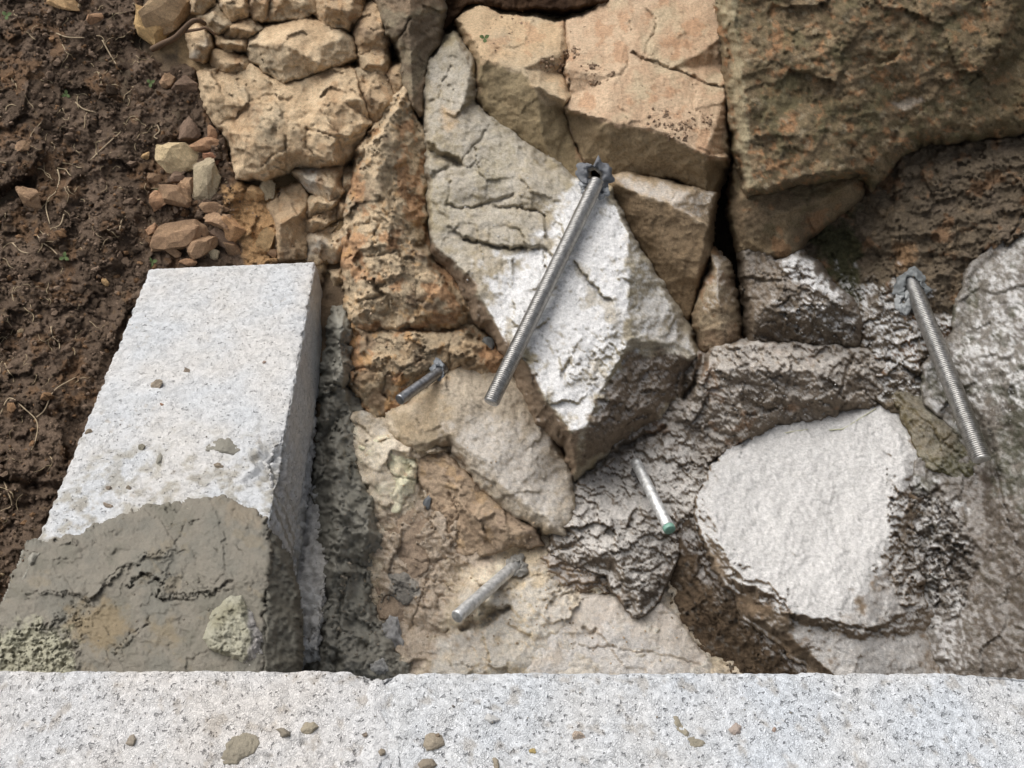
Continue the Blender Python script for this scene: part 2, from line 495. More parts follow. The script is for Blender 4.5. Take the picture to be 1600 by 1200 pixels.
    used[:-1, :-1] |= kc; used[1:, :-1] |= kc; used[:-1, 1:] |= kc; used[1:, 1:] |= kc
    idx[used] = np.arange(used.sum())
    P = to_world(X[used], Y[used], Z[used])
    jj = np.argwhere(kc)
    a = idx[jj[:, 0], jj[:, 1]]; b = idx[jj[:, 0] + 1, jj[:, 1]]; cc = idx[jj[:, 0] + 1, jj[:, 1] + 1]; dd = idx[jj[:, 0], jj[:, 1] + 1]
    quads = np.stack([a, b, cc, dd], 1)
    colv = np.clip(c[used], 0.004, 0.95)
    # close the back
    ed = np.concatenate([quads[:, [0, 1]], quads[:, [1, 2]], quads[:, [2, 3]], quads[:, [3, 0]]])
    key = ed.min(1).astype(np.int64) * len(P) + ed.max(1)
    un, inv, cnt = np.unique(key, return_inverse=True, return_counts=True)
    bd = ed[cnt[inv] == 1]
    bv = np.unique(bd)
    zc = Z[used]
    zback = max(float(zc.max()), float(np.percentile(zc, 90))) + back
    mp = -np.ones(len(P), np.int64); mp[bv] = len(P) + np.arange(len(bv))
    xs = X[used][bv]; ys = Y[used][bv]; mx_, my_ = X[used].mean(), Y[used].mean()
    Pb = to_world(mx_ + (xs - mx_) * .9, my_ + (ys - my_) * .9, np.maximum(zc[bv] + .01, zback))
    ctr = to_world(np.array([mx_]), np.array([my_]), np.array([zback + .01]))
    sideq = np.stack([bd[:, 1], bd[:, 0], mp[bd[:, 0]], mp[bd[:, 1]]], 1)
    ci = len(P) + len(bv)
    trif = np.stack([mp[bd[:, 1]], mp[bd[:, 0]], np.full(len(bd), ci)], 1)
    Va = np.concatenate([P, Pb, ctr])
    ca = np.concatenate([colv, colv[bv], colv[bv].mean(0, keepdims=True)])
    o = mesh_obj(name, Va, np.concatenate([quads, sideq]), trif, ca, mat or M_ROCK, parent)
    if track:
        if s > ZS:
            for ox in (0, s / 2):
                for oy in (0, s / 2):
                    zput(X[used & (d > -4)] + ox, Y[used & (d > -4)] + oy, Z[used & (d > -4)])
        else: zput(X[used], Y[used], Z[used])
    return o

# ================================================================== palettes (reflectance)
TAN = (.355, .255, .155); TANL = (.46, .35, .225); TANG = (.32, .252, .168); BRN = (.235, .168, .108); DBR = (.14, .105, .07)
RUST = (.33, .175, .085); OLIVE = (.12, .105, .055); GREY = (.30, .27, .225); GREYL = (.42, .385, .33); BLK = (.05, .038, .028)
CREAM = (.56, .475, .36); YEL = (.50, .37, .19); MORT = (.205, .193, .158); SOILC = (.098, .070, .050); CLAY = (.34, .21, .105)

# ================================================================== the setting: bedrock behind everything, then the soil bank
tag(patch('bedrock', [(-420, -280, -60), (2160, -280, -60), (2160, 1280, -40), (-420, 1280, -40)],
          [[(400, 400, -60), (560, 600, -60), (560, 1000, -30)], [(1146, 180, -220), (1128, 320, -230), (1140, 420, -230), (1160, 520, -200), (1085, 590, -160)], [(1300, 380, -80), (1400, 420, -60)], [(700, 40, -80), (760, 300, -60)]],
          seed=2, s=5, gain=.7, paint=[([(240, 60), (560, -150), (640, 160), (560, 300), (550, 420), (330, 420), (380, 300), (310, 130)], (.40, .28, .15), .9, 12, 20)], n1=18, f1=120, n2=4, f2=30, fac=14, ff=90, edge=5, pal=(DBR, BRN, DBR), margin=4, steep=1), kind='structure')

tag(patch('soil_bank', [(-280, -280, -90), (190, -280, -95), (225, 0, -68), (215, 60, -60), (240, 90, -62), (300, 100, -60), (320, 160, -50), (350, 220, -45), (372, 285, -40), (440, 300, -48),
                        (440, 420, -52), (300, 440, -35), (250, 500, 0), (330, 800, 110), (300, 1250, 220), (-280, 1250, 250)],
          [[(-280, 0, -50), (60, 0, -50), (150, 0, -55)], [(-280, 200, -20), (60, 200, -25), (180, 200, -40), (250, 200, -58)], [(-280, 400, 10), (60, 400, 0), (180, 400, -22), (240, 400, -36)],
           [(-280, 600, 80), (60, 600, 65), (160, 600, 48)], [(-280, 800, 150), (30, 800, 125)]],
          seed=5, s=2.0, gain=1.85, mat=M_SOIL, n1=20, f1=110, n2=5, f2=24, warp=7, rnd=10, fac=9, ff=44, fac2=3.0, ff2=15, fac3=2.0, ff3=6, pal=((.068, .048, .034), SOILC, (.12, .086, .062)), palf=90,
          spots=[((.13, .075, .04), 60, .25, .6), ((.03, .02, .014), 45, .3, .6), ((.12, .082, .05), 9, .45, .6)],
          cracks=[([(-40, 320), (15, 308), (45, 285)], 15, 45), ([(-20, 752), (40, 757), (95, 765)], 9, 20), ([(232, 70), (262, 92), (300, 85)], 22, 40), ([(190, 60), (205, 130), (195, 200)], 16, 14)],
          paint=[([(350, 290), (430, 285), (440, 410), (385, 425), (370, 370), (350, 330)], CLAY, .95, 8, 14)]), kind='structure')

# ================================================================== rocks
def rock(label, name='rock', group=None, cat='rock', **k):
    o = patch(name, **k)
    return tag(o, label, cat, group)

GA = 'pale tan boulders above the soil'
# --- upper left cluster
rock('broad pale tan slab with rounded lumps beside the dark soil bank', seed=11,
     outline=[(311, 116, -10), (341, 109, -5), (371, 116, 0), (390, 97, 0), (416, 116, 5), (446, 131, 5), (491, 116, 0), (520, 101, -5), (555, 110, -5), (577, 187, 0), (579, 203, -5), (560, 232, -20), (536, 258, -25), (500, 262, -20), (465, 262, -20), (412, 281, -20), (367, 280, -25), (360, 225, -25), (337, 195, -20), (319, 161, -18)],
     lines=[[(311, 116, -10), (340, 150, 10), (400, 165, 22), (375, 210, 28), (420, 190, 45), (460, 200, 40), (480, 170, 30)], [(375, 210, 28), (385, 240, 30), (410, 265, 20)], [(480, 205, 40), (500, 170, 50), (535, 155, 52), (563, 157, 48), (577, 187, 30)], [(480, 205, 40), (520, 215, 48), (575, 200, 35)], [(480, 205, 40), (490, 245, 30), (520, 252, 25)],
            [(460, 200, 40), (447, 235, 28), (410, 265, 20)]],
     n1=5, f1=50, n2=1.2, fac=9, ff=50, fac2=3, warp=6, pal=(TAN, TANL, TAN, TANG), spots=[((.25, .15, .08), 50, .25, .5), (TANL, 30, .2, .5)],
     cracks=[([(478, 203), (500, 205), (520, 213), (550, 212), (577, 200)], 3, 10), ([(480, 205), (478, 230), (495, 250), (530, 258)], 3, 8), ([(447, 215), (446, 275)], 2.2, 7), ([(330, 130), (380, 160), (420, 150), (470, 160)], 2, 4), ([(410, 260), (430, 240), (447, 230)], 2.2, 6)],
     group=GA)
rock('angular tan boulder with shaded front, resting on the broad pale slab', seed=12,
     outline=[(390, 60, 0), (412, 45, 0), (480, 28, -5), (532, 41, -5), (555, 60, -5), (560, 90, 0), (525, 101, 10), (491, 116, 10), (446, 131, 10), (416, 116, 10), (390, 94, 8)],
     lines=[[(390, 66, 20), (420, 68, 45), (450, 72, 55), (498, 101, 50)], [(420, 68, 45), (470, 45, 35), (535, 60, 25)], [(450, 72, 55), (500, 70, 40)]],
     n1=4, f1=40, n2=1.2, fac=6, ff=40, pal=(TAN, TANL, TANG), spots=[((.25, .16, .09), 26, .35, .4)], cracks=[([(405, 75), (412, 100), (420, 115)], 1.6, 5), ([(410, 95), (430, 115), (440, 125)], 1.6, 4)], group=GA)
small = [
    ('small tan stone at the top edge, leftmost of the top row', [(297, -40, -10), (335, -40, -10), (334, 8, -5), (319, 19, 0), (302, 17, -5)], 30),
    ('cream wedge stone just right of the forked root tip', [(315, 26, -5), (338, 9, 0), (357, 30, 0), (361, 42, 5), (341, 53, 5), (326, 42, 0)], 35),
    ('tan stone at the top edge with a sunlit upper face', [(338, -30, -5), (394, -30, -5), (386, 25, 0), (360, 33, 0), (345, 12, 0)], 36),
    ('thin tan wedge below the top edge stones', [(386, 15, -3), (400, -30, -5), (425, -30, -5), (417, 30, 5), (398, 31, 5)], 35),
    ('wide flat tan stone at the top edge above the angular boulder', [(425, -40, -8), (492, -40, -8), (493, 18, 0), (470, 28, 3), (440, 30, 0), (418, 32, -2)], 28),
    ('brown rounded boulder at the top edge left of the dark upright slab', [(490, -40, 0), (565, -40, 0), (562, 22, 10), (545, 44, 10), (505, 38, 5), (492, 22, 0)], 45),
    ('narrow tan block with a shaded side, under the forked root', [(296, 46, -12), (311, 42, -8), (327, 56, -5), (330, 75, -5), (319, 90, -8), (304, 88, -12)], 32),
    ('pale wedge stone leaning left of the angular boulder', [(337, 56, -8), (386, 60, -5), (386, 78, 0), (357, 79, 0), (345, 72, -5)], 34),
    ('tan slab filling the gap above the pale wedge stone', [(350, 38, -12), (395, 30, -10), (410, 45, -5), (388, 60, -5), (352, 57, -8)], 24),
    ('low tan stone wedged between the angular boulder and the broad slab', [(330, 80, -12), (350, 82, -8), (388, 92, -2), (392, 112, -4), (372, 122, -6), (340, 108, -12)], 22),
    ('brown cracked boulder left of the dark upright slab', [(558, 30, 0), (585, 8, 0), (603, 10, 5), (606, 60, 0), (600, 78, 8), (564, 84, 5), (557, 60, 0)], 40),
    ('rusty brown stone below the cracked boulder', [(562, 86, 0), (600, 66, 0), (606, 110, 5), (600, 120, 0), (566, 108, 0)], 32),
    ('orange tan upright stone beside the broad pale slab', [(554, 110, 0), (592, 98, 5), (612, 145, 5), (618, 160, 0), (594, 196, -5), (580, 200, -5), (563, 140, 0)], 38),
    ('dark tan wedge beside the upright orange stone', [(600, 112, -5), (628, 100, -5), (636, 135, -5), (618, 158, -5)], 20),
    ('tan stone with a dark lower face under the broad pale slab', [(462, 266, -28), (532, 260, -28), (535, 300, -20), (515, 318, -22), (482, 296, -28)], 10),
    ('large pale wedge stone directly above the concrete block corner', [(418, 318, -50), (440, 296, -45), (470, 290, -40), (482, 315, -40), (478, 340, -42), (480, 400, -50), (436, 408, -52), (424, 350, -50)], -2),
    ('grey tan stone with a sloping edge, right of the large wedge stone', [(478, 315, -42), (500, 300, -38), (532, 300, -35), (530, 318, -38), (505, 336, -42), (484, 340, -45)], -2),
    ('small grey flagstone with a cracked edge near the block corner', [(474, 347, -46), (500, 332, -42), (524, 322, -40), (524, 343, -42), (505, 358, -45), (478, 366, -48)], -12),
    ('grey tan block standing behind the far corner of the concrete block', [(478, 368, -52), (508, 358, -48), (545, 344, -45), (546, 395, -48), (520, 410, -60), (480, 412, -60)], -22),
    ('small grey stone beside the flagstone near the block', [(525, 310, -45), (556, 305, -42), (556, 342, -45), (528, 342, -48)], -15),
    ('tan stone above the grey wedge, at the foot of the rusty rock', [(532, 262, -40), (560, 262, -35), (560, 300, -38), (534, 305, -42)], -8),
    ('small cream stone in the gap right of the block far corner', [(515, 424, -70), (532, 420, -65), (542, 428, -65), (538, 446, -70), (518, 448, -72)], -40),
]
for i, (lab, ol, top) in enumerate(small):
    cx = sum(p[0] for p in ol) / len(ol); cy = sum(p[1] for p in ol) / len(ol)
    hh = max(p[1] for p in ol) - min(p[1] for p in ol)
    rr = random.Random(i)
    xs = [p[0] for p in ol]
    a = (cx - (cx - min(xs)) * .45, cy + hh * rr.uniform(-.12, .1), top); b = (cx + (max(xs) - cx) * .5, cy + hh * rr.uniform(-.05, .2), top - 3)
    rock(lab, outline=ol, lines=[[a, b]], seed=20 + i, n1=3, f1=30, n2=1.0, f2=10, fac=5, ff=24, fac2=2, ff2=12, warp=4, wscale=18, rnd=2.5, rad=4, grow=2,
         pal=[(TAN, TANG, TANL), (TANG, TAN), (TAN, TANL, GREY), (BRN, TAN, TANG)][i % 4 if i not in (5, 10, 11, 12, 13) else 3], spots=[((.26, .15, .075), 22, .3, .5)], group='small tan stones around the broad slab')

rock('dark upright slab with a pale edge, standing at the top edge', seed=50,
     outline=[(585, -60, 40), (690, -60, 40), (690, 28, 10), (684, 71, 0), (669, 86, 10), (662, 180, 10), (654, 186, 10), (642, 165, 20), (631, 135, 20), (627, 94, 30), (622, 62, 40), (601, 56, 30), (592, 10, 30)],
     lines=[[(640, -60, 90), (640, 40, 70), (645, 165, 35)], [(640, 40, 70), (624, 62, 50)]], n1=4, f1=40, n2=1.5, strata=[(80, 60, 8, 2.0)],
     gain=1.15, pal=(DBR, (.22, .18, .12), BRN, DBR), cracks=[([(624, 62), (634, 45), (640, 30)], 2, 8)])
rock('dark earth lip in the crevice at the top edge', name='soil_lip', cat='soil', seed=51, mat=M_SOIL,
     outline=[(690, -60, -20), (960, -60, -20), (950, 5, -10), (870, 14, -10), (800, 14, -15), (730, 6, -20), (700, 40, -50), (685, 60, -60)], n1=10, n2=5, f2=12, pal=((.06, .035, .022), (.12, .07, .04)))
# --- rusty rock between block and the dusted slab
rock('rusty orange craggy rock between the concrete block and the dusted slab', seed=52, grow=6,
     outline=[(635, 142, 30), (646, 184, 10), (661, 214, 0), (668, 260, -10), (676, 330, -20), (680, 394, -20), (740, 431, -10), (765, 500, -10), (732, 515, -5), (690, 522, 0), (640, 515, 10), (600, 520, 10), (565, 512, 10), (548, 480, 0), (546, 440, 5), (545, 400, 10), (548, 330, 15), (558, 290, 15), (566, 230, 25), (590, 205, 20), (610, 170, 20)],
     lines=[[(635, 142, 60), (600, 200, 75), (572, 228, 75), (590, 280, 85), (620, 350, 75), (680, 430, 60), (725, 490, 40)], [(572, 228, 75), (556, 300, 45), (553, 400, 40)], [(590, 280, 85), (575, 400, 60), (560, 480, 40)], [(620, 350, 75), (625, 450, 60), (650, 500, 40)], [(625, 450, 60), (700, 485, 50)], [(556, 455, 30), (580, 465, 52), (640, 460, 55)]],
     n1=8, f1=48, n2=.9, f2=12, fac=11, ff=56, fac2=1.5, ff2=20, fac3=.6, strata=[(56, 100, 30, 7)], warp=8, gain=1.35, pal=(TAN, TANG, TANL, TANG, BRN), spots=[(RUST, 48, .1, .7), ((.42, .25, .11), 24, .32, .5), (DBR, 30, .45, .4)],
     cracks=[([(548, 400), (590, 402), (620, 395), (650, 410)], 3, 9), ([(560, 475), (600, 462), (585, 450), (600, 440)], 4, 14), ([(552, 520), (640, 512), (680, 520), (730, 512)], 4, 12), ([(650, 440), (653, 490)], 1.6, 5), ([(548, 360), (580, 340), (590, 350), (585, 370)], 2.5, 8), ([(665, 300), (690, 420), (735, 500)], 5, 12)])
rock('rusty brown cracked rock at the foot of the slab above the dull dowel', seed=53, grow=8,
     outline=[(556, 500, -10), (600, 512, 0), (640, 510, 0), (690, 515, 0), (727, 508, 0), (800, 565, 0), (795, 600, -20), (740, 600, -10), (700, 590, 0), (660, 600, 0), (625, 640, -5), (590, 650, -20), (553, 600, -20)],
     lines=[[(570, 520, 20), (650, 522, 40), (720, 520, 38), (780, 562, 20)], [(600, 560, 35), (660, 570, 35), (720, 560, 30)], [(575, 590, 15), (630, 600, 25)]],
     n1=8, f1=40, n2=.9, f2=12, fac=10, ff=50, fac2=1.5, ff2=18, fac3=.6, strata=[(8, 80, 28, 7)], warp=8, gain=1.35, pal=(BRN, TAN, TANG, BRN), spots=[(RUST, 44, .08, .7), ((.42, .24, .10), 26, .3, .55)],
     cracks=[([(555, 575), (600, 578), (620, 590), (640, 570), (660, 560)], 3.5, 10), ([(713, 520), (702, 550), (705, 570)], 2, 6), ([(600, 580), (605, 620)], 2, 6)])

# --- the pit: pale floor, tongue, layered ledges
rock('pale yellowish pit floor rock around the silver dowel', name='rock', seed=60, grow=12, cat='rock floor', dustcol=(.56, .53, .48), rough=[([(580, 780), (680, 790), (740, 870), (690, 960), (600, 940)], 5, 18, 40), ([(830, 880), (960, 920), (960, 950), (850, 940)], 6, 12, 15)],
     outline=[(530, 680, -20), (560, 655, -10), (600, 670, 0), (660, 690, 10), (730, 700, 10), (880, 780, 0), (960, 880, -10), (1055, 860, -20), (1090, 1000, -10), (1160, 1060, 0), (1160, 1160, 20), (520, 1160, 20), (520, 900, -20)],
     lines=[[(560, 690, 10), (620, 700, 34), (655, 708, 36), (650, 722, 5)], [(585, 740, 20), (640, 770, 14), (690, 800, 0), (720, 850, 5)], [(560, 850, -10), (620, 840, 22), (680, 850, 12), (740, 870, 8)], [(770, 850, 5), (800, 868, -16), (830, 850, -10), (812, 900, -4)], [(590, 900, 10), (640, 910, 22), (660, 990, 8)],
            [(700, 960, 18), (740, 940, 26), (790, 940, 22), (720, 980, 8)], [(840, 900, 10), (900, 950, 16), (1000, 960, 8)], [(700, 1040, 26), (900, 1030, 30), (1060, 1020, 16)]],
     n1=6, f1=60, n2=1.5, f2=12, fac=9, ff=70, fac2=1.5, ff2=22, fac3=.4, gain=1.5, warp=9, pal=(TANG, CREAM, TANG, GREYL), palf=90, spots=[((.45, .38, .26), 50, .32, .5), ((.25, .18, .12), 45, .3, .5)],
     paint=[([(590, 800), (690, 780), (760, 870), (700, 900), (690, 1000), (640, 1060), (600, 1000), (590, 880)], (.26, .195, .14), .75, 12, 30), ([(540, 670), (650, 690), (640, 760), (590, 790), (560, 760)], CREAM, .8, 10, 18),
            ([(640, 700), (720, 715), (790, 800), (770, 870), (690, 820)], (.29, .22, .155), .7, 10, 18), ([(780, 850), (840, 840), (850, 960), (820, 1050), (790, 1050), (810, 950)], (.46, .375, .25), .7, 10, 18),
            ([(608, 895), (650, 900), (657, 930), (630, 945), (610, 930)], (.22, .205, .18), .9, 3, 6), ([(850, 940), (1000, 960), (1020, 1050), (850, 1050)], (.44, .37, .29), .7, 20, 30)],
     dust_all=.18, dust=[([(700, 1000), (830, 900), (1040, 950), (1120, 1060), (1120, 1160), (660, 1160)], .62, 30, 50)],
     cracks=[([(640, 985), (665, 920), (675, 885), (700, 870)], 2, 7), ([(740, 810), (700, 830), (720, 870)], 2, 6), ([(700, 830), (712, 790), (690, 760), (660, 750), (645, 720)], 4, 14), ([(650, 705), (672, 715), (700, 705)], 6, 20), ([(722, 982), (745, 975), (775, 955), (795, 952)], 7, 22), ([(665, 790), (660, 760), (640, 730)], 4, 12), ([(900, 1010), (930, 1008), (985, 1015)], 2, 5), ([(985, 1018), (1040, 1022), (1100, 1035)], 2, 6), ([(915, 985), (925, 990)], 5, 10), ([(880, 930), (930, 925), (960, 915)], 2.5, 7)],
     steps=[([(640, 720), (690, 760), (720, 820), (700, 870)], 60, 8), ([(790, 952), (740, 945), (718, 968)], 40, 10)])
rock('pale tan tongue of rock sloping down under the long rod tip', seed=61, grow=3,
     outline=[(690, 578, 10), (720, 572, 10), (775, 570, 0), (820, 600, 0), (850, 660, 10), (888, 730, 12), (896, 790, 30), (882, 832, 40), (838, 822, 38), (789, 793, 36), (755, 760, 40), (720, 715, 42), (704, 690, 40), (655, 708, 30), (640, 700, 28), (610, 672, 20), (605, 650, 12), (640, 630, 20), (670, 605, 20)],
     lines=[[(690, 590, 34), (720, 620, 44), (704, 680, 52), (760, 720, 56), (800, 775, 54), (860, 815, 54)], [(640, 640, 38), (655, 690, 46)], [(720, 620, 44), (800, 640, 30), (860, 700, 30)]],
     n1=4, f1=60, n2=1.1, f2=12, fac=3, ff=70, fac2=1.0, fac3=.3, warp=7, rnd=10, rad=6, gain=1.3, paint=[([(690, 590), (760, 560), (840, 640), (900, 740), (890, 840), (780, 800), (715, 720)], (.36, .31, .245), .75, 14, 24)], pal=(CREAM, TANG, (.46, .38, .28)), spots=[(TANL, 40, .2, .5), ((.36, .26, .17), 50, .35, .5)],
     dust=[([(700, 690), (740, 650), (840, 680), (890, 760), (880, 830), (800, 790)], .3, 20, 25)], cracks=[([(652, 640), (655, 680)], 1.4, 4), ([(700, 690), (704, 720)], 3, 8), ([(740, 625), (760, 632)], 1.2, 3)],
     steps=[([(704, 688), (730, 725), (775, 760), (800, 790)], 40, -5)])
PF = 'flakes of rock in the pit floor'
rock('brown tan layered plate tucked under the pale tongue', seed=91, group=PF, outline=[(636, 706, 6), (690, 702, 14), (708, 716, 16), (757, 764, 18), (792, 797, 20), (838, 826, 22), (848, 852, 16), (812, 852, 10), (772, 868, 8), (716, 872, 6), (692, 842, 6), (672, 792, 8), (655, 752, 6)],
     lines=[[(650, 715, 14), (690, 745, 26), (730, 800, 28), (800, 836, 26)]], n1=4, n2=.9, fac=6, ff=40, strata=[(48, 80, 20, 5)], rnd=4, gain=1.35, pal=((.30, .22, .15), (.35, .265, .185), (.27, .20, .145)), spots=[((.38, .26, .14), 30, .35, .5)],
     cracks=[([(700, 770), (715, 800), (712, 840)], 2, 7), ([(740, 800), (760, 830)], 1.6, 5)])
rock('smooth reddish tan plate beside the mortar filled gap', seed=92, group=PF, outline=[(602, 802, 4), (655, 788, 8), (682, 822, 8), (696, 862, 6), (678, 905, 6), (652, 962, 2), (622, 988, 0), (592, 965, -4), (582, 900, -4), (590, 845, 0)],
     lines=[[(620, 820, 16), (640, 880, 20), (625, 955, 10)]], n1=3, n2=.8, fac=4, ff=60, fac2=1, rnd=5, gain=1.08, pal=((.33, .245, .175), (.36, .275, .20), (.29, .22, .16)), spots=[((.24, .20, .165), 36, .3, .5)], cracks=[([(590, 880), (630, 872), (680, 880)], 1.5, 4)])
rock('small dark grey stone set in the reddish tan plate', seed=93, group=PF, outline=[(607, 897, 14), (640, 892, 16), (657, 914, 14), (655, 936, 12), (632, 946, 10), (608, 932, 10)], lines=[[(620, 905, 24), (645, 925, 23)]], n1=2, n2=1, fac=4, ff=22, rnd=3, gain=1.1, pal=((.22, .205, .18), (.27, .25, .22)), cracks=[([(612, 900), (628, 918), (650, 926)], 1.5, 5)])
rock('cream knobbly rock at the upper left of the pit floor', seed=94, group=PF, outline=[(556, 692, 0), (600, 680, 12), (640, 700, 18), (655, 730, 16), (648, 772, 8), (622, 804, 4), (588, 802, 0), (572, 745, 0)], lines=[[(575, 705, 14), (620, 720, 30), (630, 760, 26), (600, 790, 12)]], n1=5, f1=34, n2=1.2, fac=9, ff=34, fac2=3, rnd=4, pal=(CREAM, (.60, .50, .36), (.48, .39, .27)), spots=[((.33, .24, .14), 26, .35, .5)], cracks=[([(580, 748), (610, 742), (648, 750)], 2, 8), ([(600, 690), (612, 720)], 1.5, 5)])
rock('wide smooth beige sheet of rock above the front blocks', seed=95, group=PF, outline=[(832, 935, 4), (900, 925, 8), (962, 932, 10), (1000, 962, 8), (1030, 940, 10), (1058, 960, 6), (1094, 1020, 4), (1145, 1062, 4), (1145, 1160, 14), (815, 1160, 20), (808, 1045, 16), (822, 985, 10)],
     lines=[[(850, 960, 18), (960, 970, 22), (1040, 1000, 18)], [(830, 1050, 28), (960, 1040, 32), (1080, 1060, 20)]], n1=4, f1=80, n2=.7, fac=4, ff=80, fac2=.9, fac3=.25, rnd=4, pal=((.37, .31, .25), (.41, .355, .29), (.39, .32, .24)), dustcol=(.60, .57, .535), dust_all=.35, dust=[([(840, 960), (1000, 970), (1100, 1060), (1100, 1160), (840, 1160)], .7, 30, 50)],
     cracks=[([(872, 1012), (905, 1008), (925, 1014), (960, 1010), (985, 1017)], 1.6, 5), ([(912, 982), (922, 990), (930, 984)], 4, 9), ([(985, 1018), (1040, 1022), (1100, 1040)], 1.6, 5), ([(915, 1040), (912, 1056)], 1.4, 4)])
LAY = dict(dustcol=(.63, .595, .55), grow=10, strata=[(16, 84, 20, 4.2)], rough=[([(800, 520), (1450, 520), (1450, 760), (1100, 1000), (800, 1000)], 5.5, 20, 18)], n1=6, f1=60, n2=.9, f2=10, warp=6, fac=11, ff=64, fac2=1.6, ff2=18)
rock('layered dark ledges dusted white, between the dusted slab and the pale boulder', seed=62, gain=1.12,
     outline=[(1060, 600, 0), (1092, 562, 30), (1142, 548, 40), (1240, 545, 40), (1345, 555, 30), (1420, 600, 20), (1400, 640, -10), (1262, 670, -25), (1195, 690, -15), (1131, 720, 0), (1100, 792, 30), (1060, 838, 30), (1042, 892, 20), (1021, 934, 12), (995, 958, 12), (961, 911, 20), (954, 892, 22), (905, 880, 24), (867, 855, 26), (875, 815, 10), (898, 770, 0), (900, 715, -10), (1000, 660, -10)],
     lines=[[(1095, 575, 50), (1170, 580, 68), (1250, 578, 66), (1340, 585, 50)], [(1080, 640, 30), (1180, 632, 42), (1290, 620, 36), (1390, 610, 20)], [(1060, 700, 8), (1130, 690, 8)], [(900, 790, 20), (980, 800, 30), (1060, 790, 35)], [(890, 845, 44), (960, 870, 44), (1000, 930, 34)]],
     pal=((.17, .135, .10), (.21, .165, .12), (.19, .155, .12)), spots=[(RUST, 50, .42, .35)], dust_all=.46, dust_lo=.70, dust_hi=1.0, dust=[([(890, 720), (1080, 690), (1110, 790), (1060, 860), (1000, 960), (860, 860)], .98, 15, 30)],
     cracks=[([(1007, 672), (1008, 715), (1000, 730)], 2, 7), ([(1335, 560), (1320, 590), (1308, 620)], 4, 12), ([(840, 830), (870, 860), (900, 850)], 5, 16), ([(1062, 730), (1090, 760)], 2.5, 8), ([(1100, 545), (1094, 575), (1082, 600), (1070, 622)], 7, 44), ([(900, 750), (950, 714), (1000, 686), (1040, 668)], 6, 22)], **LAY)
rock('low dark ledge with thin layers under the layered rock', seed=63, gain=1.2, grow=3,
     outline=[(838, 880, 5), (870, 855, 10), (910, 880, 10), (958, 905, 8), (950, 925, 8), (905, 925, 6), (868, 925, 6), (842, 908, 6)], lines=[[(860, 880, 20), (940, 912, 18)]],
     strata=[(12, 50, 14, 8)], n1=4, n2=1.5, pal=(BRN, (.3, .22, .15)), dust_all=.4, dust_lo=.8, rnd=8, rad=8)

# --- right-hand walls
rock('dark layered rock wall around the right-hand threaded rod', seed=64, mat=M_WET,
     outline=[(1330, 300, -10), (1360, 288, 20), (1394, 255, 40), (1435, 220, 60), (1520, 205, 80), (1640, 190, 110), (2040, 150, 190), (2040, 420, 200), (1610, 350, 100), (1560, 392, 80), (1522, 432, 60), (1502, 481, 50), (1499, 525, 50), (1478, 552, 40), (1452, 580, 30), (1450, 640, 30), (1400, 640, 20), (1340, 600, -10), (1330, 480, -20), (1260, 430, -40), (1235, 390, -50), (1300, 340, -40)],
     lines=[[(1360, 310, 30), (1410, 300, 60), (1500, 270, 90), (1640, 260, 130)], [(1410, 300, 60), (1404, 380, 50), (1400, 440, 40), (1350, 520, 20)], [(1404, 380, 50), (1480, 420, 62), (1560, 380, 90)], [(1300, 380, -40), (1340, 400, -30), (1398, 400, 20)], [(1400, 440, 40), (1460, 500, 45)], [(1390, 560, 30), (1440, 560, 35)]],
     n1=8, f1=60, n2=2, f2=11, grow=8, rough=[([(1200, 180), (1800, 150), (1600, 660), (1300, 640)], 7, 20, -14)], strata=[(-14, 90, 22, 3)], warp=6, fac=9, ff=70, pal=((.155, .12, .08), (.2, .155, .105), (.18, .14, .095), (.2, .155, .11)), gain=.95, spots=[(RUST, 44, .3, .5), (TAN, 26, .38, .4)],
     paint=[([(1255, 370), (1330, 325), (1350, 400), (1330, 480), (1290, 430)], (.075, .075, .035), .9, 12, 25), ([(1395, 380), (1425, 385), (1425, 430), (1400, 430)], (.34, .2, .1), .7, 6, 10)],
     dust=[([(1340, 440), (1410, 450), (1480, 500), (1500, 540), (1440, 640), (1340, 600)], .75, 20, 40)], dust_lo=.8, dust_hi=1.02,
     cracks=[([(1404, 345), (1406, 390), (1400, 430)], 2.4, 9), ([(1600, 340), (1565, 385), (1530, 418), (1510, 470), (1500, 520)], 4, 16), ([(1435, 222), (1520, 218), (1600, 208)], 5, 20), ([(1355, 440), (1400, 434)], 2, 7), ([(1550, 240), (1552, 300)], 1.5, 5), ([(1330, 575), (1380, 560), (1420, 580), (1450, 600)], 4, 12), ([(1440, 300), (1500, 290), (1550, 310)], 2, 6)])
rock('dark olive wedge of rock beside the pale dusted boulder', seed=65, mat=M_WET, grow=4, rnd=2,
     outline=[(1395, 612, 20), (1420, 606, 24), (1460, 640, 30), (1495, 655, 34), (1542, 712, 60), (1540, 760, 60), (1500, 745, 60), (1445, 728, 50), (1425, 680, 40)], lines=[[(1410, 620, 40), (1470, 660, 50), (1530, 725, 74)]],
     strata=[(48, 60, 14, 4)], n1=4, n2=1.3, pal=((.10, .09, .045), (.14, .11, .06), (.10, .085, .05)), spots=[((.22, .20, .14), 16, .35, .5)], dust_all=.12)
